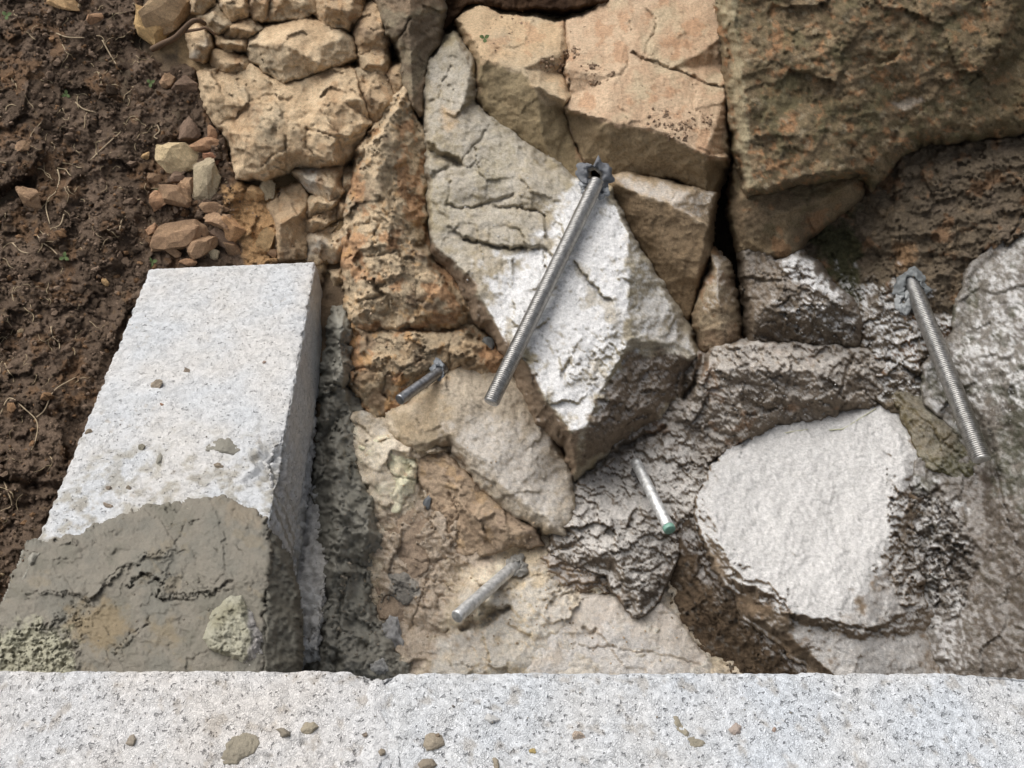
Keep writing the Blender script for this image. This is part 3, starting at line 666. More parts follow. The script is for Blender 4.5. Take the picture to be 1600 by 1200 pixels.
rock('mottled grey brown rock wall at the right edge, behind the rod tip', seed=66, s=2.4, mat=M_WET, grow=14, rnd=2, cracks=[([(1545, 660), (1560, 760), (1590, 860)], 2, 5), ([(1455, 985), (1500, 960), (1520, 900)], 2, 5)],
     outline=[(1625, 320, 90), (1566, 387, 90), (1525, 425, 85), (1506, 481, 75), (1499, 525, 70), (1480, 549, 60), (1454, 575, 55), (1457, 620, 45), (1491, 655, 50), (1535, 715, 70), (1490, 740, 55), (1440, 730, 50), (1430, 800, 60), (1440, 900, 70), (1455, 990, 80), (1457, 1180, 90), (2040, 1180, 430), (2040, 320, 420)],
     lines=[[(1600, 420, 150), (1560, 550, 130), (1560, 700, 115), (1540, 850, 110), (1530, 1000, 130), (1540, 1180, 140)], [(1490, 560, 85), (1530, 640, 95), (1560, 700, 115)], [(1470, 900, 70), (1500, 900, 85), (1540, 850, 110)], [(1600, 420, 150), (1620, 700, 190), (1620, 1000, 210)]],
     n1=6, f1=50, n2=1.0, f2=8, warp=6, fac=3.5, fac2=1.0, ff2=20, fac3=.9, rough=[([(1420, 750), (1490, 770), (1530, 880), (1490, 960), (1430, 940)], 11, 13, 50)], pal=((.20, .175, .14), (.27, .24, .20), (.18, .15, .12)), gain=.9, paint=[([(1440, 730), (1540, 735), (1620, 800), (1700, 1180), (1450, 1180), (1450, 980)], (.14, .108, .08), .8, 20, 50), ([(1560, 640), (1620, 560), (1700, 700), (1640, 820), (1580, 760)], (.10, .10, .065), .7, 20, 40)], spots=[((.11, .11, .065), 50, .2, .6), (GREYL, 14, .42, .6)],
     dust=[([(1500, 530), (1540, 430), (1600, 380), (1620, 600), (1560, 640), (1500, 660), (1455, 620), (1455, 580)], .6, 20, 40), ([(1430, 740), (1490, 780), (1500, 950), (1450, 1000), (1430, 900)], .6, 20, 40), ([(1440, 930), (1520, 960), (1500, 1080), (1440, 1080)], .5, 25, 40)], dust_all=.2, dust_lo=.82, dust_hi=1.05)
rock('big pale boulder thickly dusted white, above the wall at lower right', name='boulder', cat='boulder', seed=67, grow=6, gain=.85, dustcol=(.60, .585, .565),
     outline=[(1131, 710, 12), (1187, 682, 2), (1262, 657, -4), (1330, 636, -8), (1394, 618, -8), (1402, 640, 8), (1427, 680, 26), (1437, 712, 36), (1436, 780, 52), (1462, 850, 60), (1490, 900, 66), (1470, 940, 66), (1455, 990, 74), (1465, 1060, 96), (1465, 1170, 120), (1300, 1170, 120), (1262, 1040, 100), (1212, 995, 92), (1165, 962, 85), (1155, 925, 98), (1139, 910, 98), (1108, 851, 82), (1090, 800, 58), (1096, 780, 50)],
     lines=[[(1137, 718, 28), (1106, 788, 72), (1125, 850, 104), (1160, 908, 136), (1221, 932, 154), (1240, 960, 166), (1290, 968, 170), (1350, 985, 160), (1430, 950, 112)], [(1137, 718, 28), (1200, 697, 18), (1300, 662, 10), (1390, 636, 8)], [(1390, 636, 8), (1412, 740, 66), (1385, 850, 112), (1350, 985, 160)], [(1240, 974, 138), (1290, 982, 144), (1350, 1000, 142)], [(1180, 966, 112), (1225, 990, 128), (1275, 1030, 138), (1330, 1080, 146)], [(1420, 870, 85), (1450, 890, 72)]],
     n1=5, f1=80, n2=1.0, f2=9, warp=7, rnd=1, rad=4, pal=(BRN, (.3, .23, .16), BRN), dust=[([(1060, 800), (1110, 690), (1262, 630), (1410, 590), (1440, 700), (1420, 780), (1398, 860), (1340, 945), (1290, 972), (1240, 976), (1215, 945), (1150, 922)], 1.0, 14, 24), ([(1160, 960), (1210, 985), (1280, 1040), (1460, 1180), (1480, 860), (1450, 760), (1390, 880), (1300, 975)], .6, 24, 44)],
     dust_lo=.42, dust_hi=.85, rough=[([(1395, 740), (1470, 800), (1500, 920), (1440, 970), (1375, 900)], 10, 14, 40), ([(1085, 790), (1125, 800), (1165, 905), (1235, 930), (1250, 975), (1150, 930)], 4, 12, 45), ([(1200, 925), (1245, 965), (1300, 975), (1420, 960), (1420, 1000), (1250, 990)], 5, 14, 10)], fac=3, ff=80, fac2=.9, fac3=.3,
     bumps=[(1450, 850, 26, 40, -22), (1455, 925, 18, 14, -34)],
     cracks=[([(1150, 905), (1200, 915), (1228, 940), (1238, 962)], 4, 8), ([(1395, 838), (1420, 875), (1450, 910)], 3, 12), ([(1290, 968), (1330, 980), (1380, 990)], 3, 9), ([(1352, 690), (1368, 675)], 1.6, 3), ([(1115, 820), (1122, 845)], 3, 4), ([(1450, 915), (1452, 950)], 8, 20)])
rock('dark brown flank of rock under the pale dusted boulder', seed=68, mat=M_WET, grow=8, rnd=2,
     outline=[(1042, 836, 20), (1090, 800, 30), (1112, 851, 50), (1142, 912, 62), (1160, 940, 72), (1172, 966, 76), (1210, 992, 80), (1230, 1030, 84), (1290, 1060, 90), (1290, 1160, 90), (1160, 1160, 0), (1142, 1060, -15), (1094, 1022, -15), (1056, 960, -15), (1037, 892, -10)],
     lines=[[(1050, 838, 30), (1090, 920, 30), (1150, 1000, 36), (1210, 1060, 46)], [(1150, 930, 66), (1180, 990, 64), (1240, 1060, 80)]],
     n1=5, f1=50, n2=1.8, f2=10, warp=6, strata=[(58, 80, 16, 6)], pal=((.17, .115, .07), (.21, .145, .09), (.12, .085, .055)), gain=.62, spots=[(GREYL, 15, .42, .45)],
     dust=[([(1060, 830), (1092, 812), (1130, 905), (1150, 930), (1120, 930)], .35, 10, 20), ([(1165, 975), (1230, 1020), (1280, 1056), (1240, 1056), (1190, 1010)], .4, 8, 20)], dust_lo=.75)

# --- middle right wedges
rock('long narrow wedge stone standing between the dusted slab and the rounded rock', seed=69,
     outline=[(1112, 395, 10), (1125, 400, 10), (1136, 417, 10), (1146, 455, 5), (1155, 530, 0), (1140, 555, -5), (1127, 564, -5), (1097, 548, -5), (1084, 511, 0), (1088, 466, 5), (1105, 430, 10)],
     lines=[[(1113, 400, 30), (1120, 440, 52), (1125, 480, 48), (1125, 545, 15)]], n1=4, f1=40, n2=1.4, strata=[(80, 40, 16, 3)], mat=M_WET, pal=((.25, .18, .11), TANG, BRN), spots=[(RUST, 30, .35, .5)], dust=[([(1100, 400), (1140, 400), (1145, 470), (1110, 480)], .3, 14, 20)], rnd=20, rad=14)
rock('rounded rock with a dusty sloping top, right of the narrow wedge stone', seed=70, mat=M_WET,
     outline=[(1160, 385, 0), (1200, 385, 20), (1210, 410, 30), (1247, 395, 40), (1277, 414, 40), (1300, 444, 38), (1337, 477, 35), (1350, 507, 25), (1339, 562, 0), (1319, 566, 0), (1277, 562, -5), (1240, 547, -10), (1199, 553, -10), (1169, 543, -10), (1169, 505, 0), (1163, 436, 0)],
     lines=[[(1215, 410, 50), (1245, 402, 62), (1270, 420, 66), (1325, 468, 62)], [(1215, 410, 50), (1235, 440, 84), (1280, 455, 88), (1330, 485, 70)], [(1160, 430, 25), (1235, 440, 84)], [(1180, 500, 50), (1260, 505, 62), (1335, 520, 50)], [(1175, 535, 0), (1270, 552, 5), (1335, 552, 10)]],
     n1=5, f1=45, n2=1.6, f2=9, strata=[(14, 60, 24, 2.5)], fac=9, ff=50, rough=[([(1130, 400), (1370, 420), (1360, 590), (1130, 590)], 6.5, 18, 14)], gain=1.0, pal=((.17, .13, .09), (.20, .155, .11), (.19, .155, .115)), dust=[([(1215, 405), (1247, 392), (1280, 414), (1330, 468), (1285, 460), (1240, 440)], .85, 8, 12), ([(1220, 470), (1300, 460), (1350, 500), (1335, 565), (1220, 520)], .6, 18, 30)], dust_all=.15, dust_lo=.78, dust_hi=1.0,
     cracks=[([(1160, 540), (1240, 543), (1290, 560), (1320, 566)], 3, 9), ([(1165, 440), (1170, 540)], 2, 6)])
rock('brown wedge boulder tucked under the big overhang', name='boulder', cat='boulder', seed=71, mat=M_WET,
     outline=[(1150, 255, 20), (1165, 290, 30), (1225, 285, 40), (1290, 270, 40), (1345, 270, 40), (1350, 308, 20), (1330, 322, 15), (1300, 342, 10), (1262, 372, 0), (1247, 397, 0), (1230, 412, -5), (1190, 405, -5), (1158, 392, -5), (1146, 360, 0), (1140, 325, 5), (1146, 285, 5)],
     lines=[[(1160, 310, 60), (1230, 330, 66), (1330, 290, 62)], [(1230, 330, 66), (1195, 395, 24)], [(1165, 370, 32), (1230, 390, 26)]],
     n1=4, f1=50, n2=1.1, f2=10, pal=((.19, .135, .075), (.22, .165, .10), (.16, .115, .07)), spots=[(RUST, 50, .3, .45), (OLIVE, 40, .3, .4)], cracks=[([(1150, 385), (1190, 403), (1225, 408)], 2, 7)])
rock('dark brown triangular rock with a dusty rim painted as lit, right of the dusted slab', seed=72,
     outline=[(948, 285, 20), (957, 275, 30), (975, 270, 30), (1010, 275, 36), (1060, 290, 40), (1090, 296, 40), (1117, 303, 42), (1107, 350, 20), (1106, 400, 10), (1088, 450, -5), (1082, 490, -40), (1070, 505, -50), (1032, 445, -20), (984, 362, 0), (955, 305, 20)],
     lines=[[(957, 285, 56), (1000, 303, 74), (1049, 319, 80), (1106, 352, 66)], [(1000, 303, 74), (1020, 370, 40)], [(1106, 352, 66), (1090, 430, 20)]],
     fac=2.5, fac2=.8, fac3=.3, gain=1.6, n1=4, f1=45, n2=1.0, mat=M_WET, pal=((.19, .135, .08), (.23, .165, .10), (.17, .12, .07)), paint=[([(950, 270), (1100, 290), (1122, 300), (1106, 354), (1049, 321), (1000, 306)], (.36, .28, .19), .85, 3, 5)],  # lit top strip painted paler than the front below it
     dust=[([(955, 278), (1010, 282), (1090, 300), (1118, 310), (1106, 350), (1049, 318), (1000, 302)], .35, 6, 12)])
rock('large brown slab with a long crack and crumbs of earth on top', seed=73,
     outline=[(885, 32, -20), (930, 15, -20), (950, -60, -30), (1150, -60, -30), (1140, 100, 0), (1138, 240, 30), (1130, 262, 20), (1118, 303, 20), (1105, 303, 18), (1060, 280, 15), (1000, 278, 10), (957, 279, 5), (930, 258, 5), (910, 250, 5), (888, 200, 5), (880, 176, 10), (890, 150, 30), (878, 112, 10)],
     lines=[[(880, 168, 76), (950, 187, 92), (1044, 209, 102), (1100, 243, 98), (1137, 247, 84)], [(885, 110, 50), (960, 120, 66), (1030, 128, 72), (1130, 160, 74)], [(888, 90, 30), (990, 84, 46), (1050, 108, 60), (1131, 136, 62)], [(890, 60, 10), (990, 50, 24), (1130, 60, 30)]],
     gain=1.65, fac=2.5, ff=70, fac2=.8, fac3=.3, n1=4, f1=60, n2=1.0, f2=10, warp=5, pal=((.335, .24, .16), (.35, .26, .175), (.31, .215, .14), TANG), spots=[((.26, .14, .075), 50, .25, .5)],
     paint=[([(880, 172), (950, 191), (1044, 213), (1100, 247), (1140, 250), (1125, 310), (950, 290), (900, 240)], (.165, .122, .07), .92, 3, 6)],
     cracks=[([(990, 82), (1000, 92), (1055, 109), (1075, 118), (1100, 130), (1132, 138)], 4, 16), ([(1012, 15), (1026, 32), (1018, 60), (1004, 90)], 2, 7), ([(983, 35), (984, 50)], 1.6, 5), ([(880, 70), (882, 110), (892, 130), (885, 170)], 3, 10), ([(950, 120), (975, 118), (985, 85)], 2, 6)],
     steps=[([(1132, 139), (1100, 131), (1055, 110), (990, 84)], 60, -7)])
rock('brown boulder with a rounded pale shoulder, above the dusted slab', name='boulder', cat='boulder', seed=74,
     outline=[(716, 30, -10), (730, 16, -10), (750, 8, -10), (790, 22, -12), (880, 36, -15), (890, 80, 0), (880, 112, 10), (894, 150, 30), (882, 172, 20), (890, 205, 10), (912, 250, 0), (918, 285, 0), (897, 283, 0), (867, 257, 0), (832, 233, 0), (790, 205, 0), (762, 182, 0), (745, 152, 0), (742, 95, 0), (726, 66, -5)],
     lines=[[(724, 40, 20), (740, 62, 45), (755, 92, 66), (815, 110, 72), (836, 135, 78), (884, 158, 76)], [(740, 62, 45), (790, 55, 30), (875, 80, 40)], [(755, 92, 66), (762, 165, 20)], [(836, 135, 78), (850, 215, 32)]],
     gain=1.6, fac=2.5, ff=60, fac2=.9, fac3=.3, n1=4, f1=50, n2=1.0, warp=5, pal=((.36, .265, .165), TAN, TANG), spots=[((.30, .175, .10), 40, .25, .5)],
     paint=[([(745, 95), (815, 113), (838, 140), (884, 172), (920, 290), (850, 250), (750, 180)], (.18, .14, .08), .88, 3, 6), ([(832, 128), (870, 128), (880, 170), (845, 158)], TANG, .8, 4, 6)],  # front below the lit shoulder is darkened in the colour, as if shaded
     cracks=[([(745, 60), (752, 90)], 1.6, 4)])
rock('huge dark overhanging boulder with rust red streaks, filling the upper right corner', name='boulder', cat='boulder', seed=75, mat=M_WET, s=2.6,
     outline=[(1122, -120, 150), (1128, 0, 130), (1133, 100, 110), (1141, 190, 90), (1150, 240, 84), (1156, 275, 80), (1166, 314, 80), (1180, 305, 80), (1210, 301, 85), (1245, 292, 85), (1277, 288, 88), (1322, 277, 90), (1349, 278, 90), (1361, 298, 80), (1375, 282, 85), (1394, 264, 95), (1412, 242, 105), (1436, 226, 110), (1525, 219, 120), (1610, 208, 130), (2040, 170, 200), (2040, -120, 420)],
     lines=[[(1140, -120, 215), (1142, 0, 200), (1160, 100, 178), (1166, 200, 150), (1172, 300, 125)], [(1172, 300, 125), (1277, 270, 136), (1350, 265, 134), (1430, 205, 150), (1520, 190, 150), (1610, 180, 160)], [(1600, -120, 300), (1575, 0, 262), (1562, 70, 236), (1515, 128, 200), (1430, 205, 150)], [(1610, 60, 190), (1560, 130, 175), (1520, 190, 150)], [(1300, -60, 280), (1320, 60, 240), (1340, 200, 175)]],
     warp=7, n1=7, f1=60, n2=2.0, f2=14, rnd=24, rad=12, strata=[(-12, 40, 18, 2.5)], fac=9, ff=80, fac2=1.4, ff2=22, fac3=.7, gain=1.35, pal=((.145, .105, .06), (.20, .145, .085), (.13, .10, .055), (.23, .17, .10)), palf=50, spots=[(RUST, 19, .22, .65), ((.30, .25, .17), 14, .38, .6), (OLIVE, 50, .25, .6), ((.07, .055, .035), 20, .35, .6)],
     paint=[([(1120, -120), (1128, 0), (1160, 290), (1175, 290), (1164, 150), (1150, 0), (1140, -120)], (.33, .28, .18), .8, 4, 10), ([(1400, 162), (1440, 148), (1445, 155), (1410, 170)], (.5, .42, .33), .9, 3, 5), ([(1560, -50), (1700, -50), (1700, 250), (1520, 215), (1545, 130)], (.11, .085, .045), .5, 20, 30)],
     cracks=[([(1330, 215), (1325, 275)], 1.5, 5), ([(1565, 70), (1540, 110), (1515, 130)], 3, 8)])

# --- the dusted slab itself
rock('large dusted slab in the middle carrying the long threaded rod', name='boulder', cat='boulder', seed=76, s=2.2,
     outline=[(672, 92, 0), (690, 68, 0), (712, 56, 0), (742, 88, 0), (744, 120, 5), (740, 160, 8), (762, 176, 5), (800, 202, 8), (832, 227, 10), (867, 251, 20), (897, 280, 30), (918, 284, 30), (955, 290, 30), (984, 360, 30), (1032, 442, 20), (1070, 505, 10), (1092, 556, 0), (1074, 604, -5), (1036, 660, -10), (999, 674, -10), (960, 700, -10), (897, 757, -25), (880, 705, -20), (850, 690, -20), (822, 640, -10), (800, 585, -5), (765, 525, 0), (735, 500, 0), (706, 440, 10), (674, 392, 20), (667, 300, 20), (664, 226, 20), (661, 130, 10)],
     lines=[[(672, 100, 20), (668, 226, 52), (674, 300, 62), (676, 380, 74), (729, 424, 90), (770, 500, 100), (789, 538, 110), (826, 570, 122), (852, 623, 134), (890, 672, 146), (914, 668, 148), (936, 616, 140), (988, 528, 132), (1060, 538, 74), (1088, 552, 50)],
            [(712, 66, 30), (736, 100, 34), (720, 175, 56)], [(720, 175, 56), (760, 200, 50), (860, 270, 66), (950, 298, 78), (983, 365, 108), (982, 420, 124), (980, 490, 132), (988, 528, 132)], [(983, 365, 108), (1030, 445, 60)], [(980, 490, 132), (1060, 500, 56)],
            [(914, 668, 148), (930, 690, 110), (1000, 640, 70), (1040, 645, 25)], [(890, 672, 146), (897, 725, 70), (897, 750, 10)], [(988, 545, 100), (1050, 570, 60)], [(930, 690, 110), (900, 735, 50)],
            [(740, 260, 66), (840, 300, 80), (880, 340, 90)], [(740, 505, 50), (790, 575, 50), (840, 660, 40), (885, 720, 30)]],
     rough=[([(917, 674), (937, 620), (990, 548), (1060, 550), (1095, 560), (1075, 605), (1000, 680), (897, 745)], 8, 20, -35), ([(672, 392), (770, 510), (826, 576), (890, 680), (895, 755), (800, 620), (700, 450)], 5, 18, 52), ([(880, 560), (960, 520), (980, 540), (930, 610), (880, 600)], 5, 13, 30)], n1=5, f1=55, n2=1.3, f2=10, fac=4.5, ff=60, fac2=1.4, fac3=.4, gain=1.18, warp=6, pal=((.33, .275, .19), (.37, .325, .25), (.33, .28, .19)), spots=[((.30, .24, .14), 40, .3, .5)],
     paint=[([(664, 385), (676, 384), (729, 430), (770, 505), (826, 574), (852, 628), (890, 678), (905, 670), (897, 760), (800, 620), (700, 450)], (.24, .172, .115), .92, 4, 6), ([(916, 672), (937, 618), (990, 545), (1060, 555), (1095, 560), (1075, 605), (1000, 680), (897, 740)], (.165, .12, .082), .9, 6, 14), ([(690, 165), (720, 175), (715, 205), (690, 200)], (.45, .30, .15), .6, 5, 8)],  # dark lower front under the lit edge: shade put into the colour
     dust=[([(895, 285), (955, 290), (985, 360), (984, 417), (982, 490), (989, 526), (950, 590), (937, 618), (918, 672), (890, 676), (852, 626), (826, 573), (785, 530), (768, 490), (770, 430), (850, 395), (870, 340)], .95, 24, 40), ([(664, 100), (740, 90), (900, 280), (860, 400), (770, 440), (760, 500), (668, 390)], .12, 20, 40), ([(984, 360), (1040, 450), (1095, 560), (1060, 540), (988, 528)], .5, 8, 12), ([(917, 672), (937, 618), (990, 545), (1060, 555), (1075, 605), (1000, 680)], .25, 10, 20),
           ([(905, 420), (925, 440), (970, 490), (965, 520), (915, 470)], -.75, 8, 14), ([(920, 560), (945, 570), (940, 600), (905, 600)], -.4, 8, 12)], dust_lo=.62, dust_hi=.95,
     cracks=[([(665, 160), (685, 150), (690, 130), (706, 105)], 2, 7), ([(662, 232), (690, 242), (716, 256)], 11, 34), ([(722, 255), (735, 232), (755, 212), (775, 186)], 2, 6), ([(720, 255), (735, 260), (755, 252)], 2, 6), ([(668, 285), (680, 270), (700, 262)], 2.4, 7), ([(700, 322), (740, 326), (770, 316), (798, 308)], 3.5, 9), ([(770, 324), (830, 326), (850, 338)], 3.5, 10), ([(725, 372), (760, 383), (800, 388), (850, 386), (862, 400)], 3.5, 11), ([(704, 285), (700, 320)], 2, 6), ([(850, 395), (853, 420)], 3, 8), ([(815, 560), (840, 565)], 2, 6), ([(880, 590), (890, 560)], 3, 9)],
     steps=[([(742, 95), (738, 150), (712, 182), (695, 170)], 70, 9), ([(862, 392), (850, 335), (830, 327), (700, 325)], 34, -11), ([(700, 350), (725, 372), (800, 388), (862, 388)], 44, -12), ([(893, 410), (925, 440), (962, 480)], 24, -14)],
     bumps=[(728, 425, 12, 9, 6)])

# ================================================================== concrete blocks
H_AX = np.array([(677 - CX) / F_PX, 0, 0]) + 0.0
def ray_dir(px, py):
    p = to_world(np.array([px]), np.array([py]), np.array([1.0]))[0] - np.array([0, 0, CAM_H])
    return p
_d = ray_dir(677, -655); _d[2] = 0; _d /= np.linalg.norm(_d)
BY = -_d                                                   # along the block, towards the camera
BX = np.array([_d[1], -_d[0], 0.0])                        # across the block, to the right
BZ = np.array([0, 0, -1.0])
def on_plane(px, py, hgt):
    return to_world(np.array([px]), np.array([py]), np.array([zplane(hgt)(px, py)]))[0]

def concrete_box(name, O, ax, dims, s, parent=None, label=None, cat=None, group=None, seed=1, r=0.004, pit=0.0013, col=(.565, .562, .555), fz=1.0, chip=None, faces=(1, 1, 1, 1, 1, 1), stains=(), mat=None, edge_noise=.5, colfn=None):
    W, L, T = dims
    V = []; Q = []; off = 0
    def face(u0, n, m, fn):
        nonlocal off
        a, b = np.meshgrid(np.linspace(0, 1, n + 1), np.linspace(0, 1, m + 1), indexing='ij')
        p = fn(a, b).reshape(-1, 3)
        i = np.arange((n + 1) * (m + 1)).reshape(n + 1, m + 1)
        q = np.stack([i[:-1, :-1], i[1:, :-1], i[1:, 1:], i[:-1, 1:]], -1).reshape(-1, 4) + off
        if u0: q = q[:, ::-1]
        V.append(p); Q.append(q); off += len(p)
    nW, nL, nT = max(2, int(W / s)), max(2, int(L / s)), max(2, int(T / s))
    z = lambda a: np.zeros_like(a)
    cs = 3
    face(0, nW, nL, lambda a, b: np.stack([a * W, b * L, z(a)], -1))
    face(1, nW // cs, nL // cs, lambda a, b: np.stack([a * W, b * L, z(a) + T], -1))
    face(1, nL, nT, lambda a, b: np.stack([z(a), a * L, b * T], -1))
    face(0, nL, nT, lambda a, b: np.stack([z(a) + W, a * L, b * T], -1))
    face(0, nW, nT, lambda a, b: np.stack([a * W, z(a), b * T], -1))
    face(1, nW, nT, lambda a, b: np.stack([a * W, z(a) + L, b * T], -1))
    p = np.concatenate(V); q = np.concatenate(Q)
    so = seed * 3.3
    X, Y, Z = p.T
    f = 1000.0 * fz
    rr = r * (1 + edge_noise * fbm(X * 90, Y * 90, Z * 90 + so, 3))
    rr = np.clip(rr, .0012, .03)
    dim = np.array([W, L, T])
    inner = np.clip(p, rr[:, None], dim - rr[:, None])
    dv = p - inner
    ln = np.linalg.norm(dv, axis=1, keepdims=True) + 1e-9
    nrm = dv / ln
    pos = inner + nrm * rr[:, None]
    grain = fbm(X * f * .22, Y * f * .22, Z * f * .22 + so, 3, .6)            # ~5 mm
    big = fbm(X * 60, Y * 60, Z * 60 + so, 3)
    pits = sstep(.28, .75, fbm(X * f * .30 + 40, Y * f * .30, Z * f * .30 + so, 2, .5) + .25 * big)
    pits2 = sstep(.52, .8, fbm(X * f * .11 - 40, Y * f * .11, Z * f * .11 + so, 2, .5))
    pl, rv, ce = cells(X * f * .17 + so + Z * 33, Y * f * .17 + Z * f * .17, seed)
    disp = pit * (1.4 * pits + 2.2 * pits2 - .35 * grain + .35 * (1 - sstep(0, .25, ce)) ) - .0004 * big
    if chip is not None: disp = disp + chip(p)
    pos = pos - nrm * disp[:, None]
    c = np.array(col)[None] * (1 + .07 * grain + .06 * big)[:, None] * (1 - .12 * np.clip(pits + pits2, 0, 1))[:, None]  # pits darkened in the colour, standing in for shade inside them
    warm = np.clip(.5 + fbm(X * 14, Y * 14, Z * 14 + so + 7, 3), 0, 1)[:, None]
    c = c * (1 + (warm - .5) * np.array([.05, 0, -.06]))
    if colfn is not None: c = colfn(p, c)
    Wd = O + pos @ np.stack(ax)
    o = mesh_obj(name, Wd, q, np.zeros((0, 3), int), np.clip(c, .01, .9), mat or M_CONC, parent)
    # depth of what shows
    top = len(V[0]); 
    rel = Wd - np.array([0, 0, CAM_H])
    zz = rel @ np.array([0, CP, -SP]); okz = zz > .05
    xx = CX + F_PX * (rel @ RIGHT) / np.where(okz, zz, 1); yy = CY - F_PX * (rel @ UPV) / np.where(okz, zz, 1)
    sel = slice(0, top)
    for ox in (-1, 1):
        for oy in (-1, 1): zput(xx[sel] + ox, yy[sel] + oy, zz[sel])
    return tag(o, label, cat, group)

FL = on_plane(232, 419, 0.0); FR = on_plane(495, 402, 0.0)
BW = float(np.dot(FR - FL, BX)); BL = 0.47; BT = 0.14
BO = FL.copy()
print('block width', BW)
def block_chip(p):
    X, Y, Z = p.T
    e = np.sqrt((X - BW) ** 2 + Z ** 2)
    n = np.clip(fbm(Y * 60, X * 60, Z * 60 + 3, 5, .65), -1, 1)
    c = .004 * np.clip(1 - e / .012, 0, 1) * np.clip(n + .2, 0, 1)
    big = np.exp(-((Y - .335) / .028) ** 2) * .016 * np.clip(1 - e / (.03 + .01 * n), 0, 1) ** .6 * (1 + .5 * n)
    eF = np.sqrt((X) ** 2 + Z ** 2)
    c2 = .004 * np.clip(1 - eF / .01, 0, 1) * np.clip(fbm(Y * 70, 9, Z * 30, 3) + .3, 0, 1)
    side = np.where(X > BW - 1e-6, .0022 * sstep(.2, .34, Y) * (1 + fbm(Y * 130, Z * 130, 4, 4, .7)), 0)
    rough = side + np.where((X > BW - 1e-6) & (Z > .095), .010 * np.clip(.5 + fbm(Y * 60, Z * 60, 2, 3), 0, 1), 0)
    return c + big + c2 + rough
def col_block(p, c):
    X, Y, Z = p.T
    g = fbm(X * 420, Y * 420, Z * 420 + 2, 2, .5)[:, None]
    st = (sstep(.1, .7, fbm(X * 22, Y * 22, Z * 22 + 5, 4, .6)) * .18)[:, None]
    mud = (sstep(.42, .62, fbm(X * 110, Y * 110, Z * 110 + 15, 3, .6)) * sstep(.05, .5, fbm(X * 12, Y * 12, 25, 2)) * .5)[:, None]
    c = c * (1 + .09 * np.clip(g, -1, 1))
    c = c * (1 - st) + np.array([.52, .505, .47]) * st
    wash = (sstep(.27, .36, Y + .05 * fbm(X * 30, Y * 30, 8, 4, .6)) * sstep(-.2, .5, fbm(X * 50, Y * 50, 18, 4, .65)) * .75)[:, None]
    c = c * (1 - wash) + np.array([.33, .30, .24]) * wash
    return c * (1 - mud) + np.array([.33, .28, .22]) * mud
concrete_box('concrete_block', BO, (BX, BY, BZ), (BW, BL, BT),   .0018, fz=1.0, colfn=col_block, label='long pale concrete block lying beside the soil bank, mortar over its near end', cat='concrete block', seed=3, chip=block_chip, r=.0035, mat=M_BLOCK, pit=.0007)
# the course below: only its broken face shows at the right of the long block
def low_chip(p):
    X, Y, Z = p.T
    return .010 * np.clip(.3 + fbm(Y * 30, Z * 30, X * 9, 5, .7), 0, 1) + .004 * (.5 + fbm(Y * 140, Z * 140, X * 140, 4, .7))
concrete_box('concrete_block', BO + BX * 0.02 + BY * .10 + BZ * (BT + .004), (BX, BY, BZ), (BW + .006, BL - .10, .10), .0022, label='rough broken concrete block under the long pale block', cat='concrete block', seed=8, chip=low_chip, r=.004, col=(.58, .57, .55), mat=M_BLOCK)

WH = 0.11
WA = on_plane(-420, 1046, WH); WB = on_plane(588, 1056, WH); WC = on_plane(2040, 1060, WH)
def wall_col(p, c, warm=0.0):
    return c
def chip_a(p):
    X, Y, Z = p.T
    e = np.sqrt((np.clip(.022 - Y, 0, 1) < 0) * 0 + Z ** 2 + Y ** 2)
    cor = np.sqrt((X - (WLa)) ** 2 + (Y * 1.0) ** 2)
    c = .010 * np.clip(1 - cor / .018, 0, 1)
    return c + .002 * np.clip(1 - e / .008, 0, 1) * np.clip(fbm(X * 60, 1, 5, 3) + .3, 0, 1)
def chip_b(p):
    X, Y, Z = p.T
    e = np.sqrt(Z ** 2 + Y ** 2)
    cor = np.sqrt((X) ** 2 + Y ** 2)
    r_ = np.clip((X - .385) / .06, 0, 1)
    return .009 * np.clip(1 - cor / .014, 0, 1) + .002 * np.clip(1 - e / .008, 0, 1) * np.clip(fbm(X * 60, 1, 15, 3) + .3, 0, 1) + .006 * r_ * np.clip(1 - e / .05, 0, 1) ** 2
ex = np.array([1.0, 0, 0]); ey = np.array([0, -1.0, 0])
yfar = float((WA[1] + WC[1]) / 2)
WLa = float(WB[0] - WA[0]) - .0006
def col_wall(seed, warm):
    def fn(p, c):
        X, Y, Z = p.T
        g = fbm(X * 430, Y * 430, Z * 430 + seed, 2, .6)[:, None]
        g2 = fbm(X * 210, Y * 210, Z * 210 + seed + 9, 3, .7)[:, None]
        dark = sstep(.25, .6, g2 + .3 * g)
        c = c * (1.13 + .12 * np.clip(g, -1, 1))
        c = c * (1 - .18 * dark)
        st = sstep(.3, .7, fbm(X * 70, Y * 70, seed + 4, 4, .6))[:, None] * .5
        c = c * (1 - st) + np.array([.36, .31, .25]) * st
        return c * np.array(warm)
    return fn
concrete_box('concrete_block', np.array([WA[0] - .0, WA[1], WH]), (ex, ey, BZ), (WLa, .09, .12), .0016, label='coarse pinkish concrete block at the bottom left, nearest the camera', cat='concrete block', seed=4, r=.0022, pit=.0008, chip=chip_a, mat=M_COARSE, col=(.60, .592, .584), fz=1.05, colfn=col_wall(3, (1.01, .995, .98)))
concrete_box('concrete_block', np.array([WB[0] + .0006, float(WA[1] - .0015), WH]), (ex, ey, BZ), (float(WC[0] - WB[0]), .09, .12), .0016, label='speckled bluish grey concrete block at the bottom right, nearest the camera', cat='concrete block', seed=6, r=.0022, pit=.0007, chip=chip_b, mat=M_COARSE, col=(.59, .595, .60), fz=1.2, colfn=col_wall(8, (.99, 1.0, 1.01)))

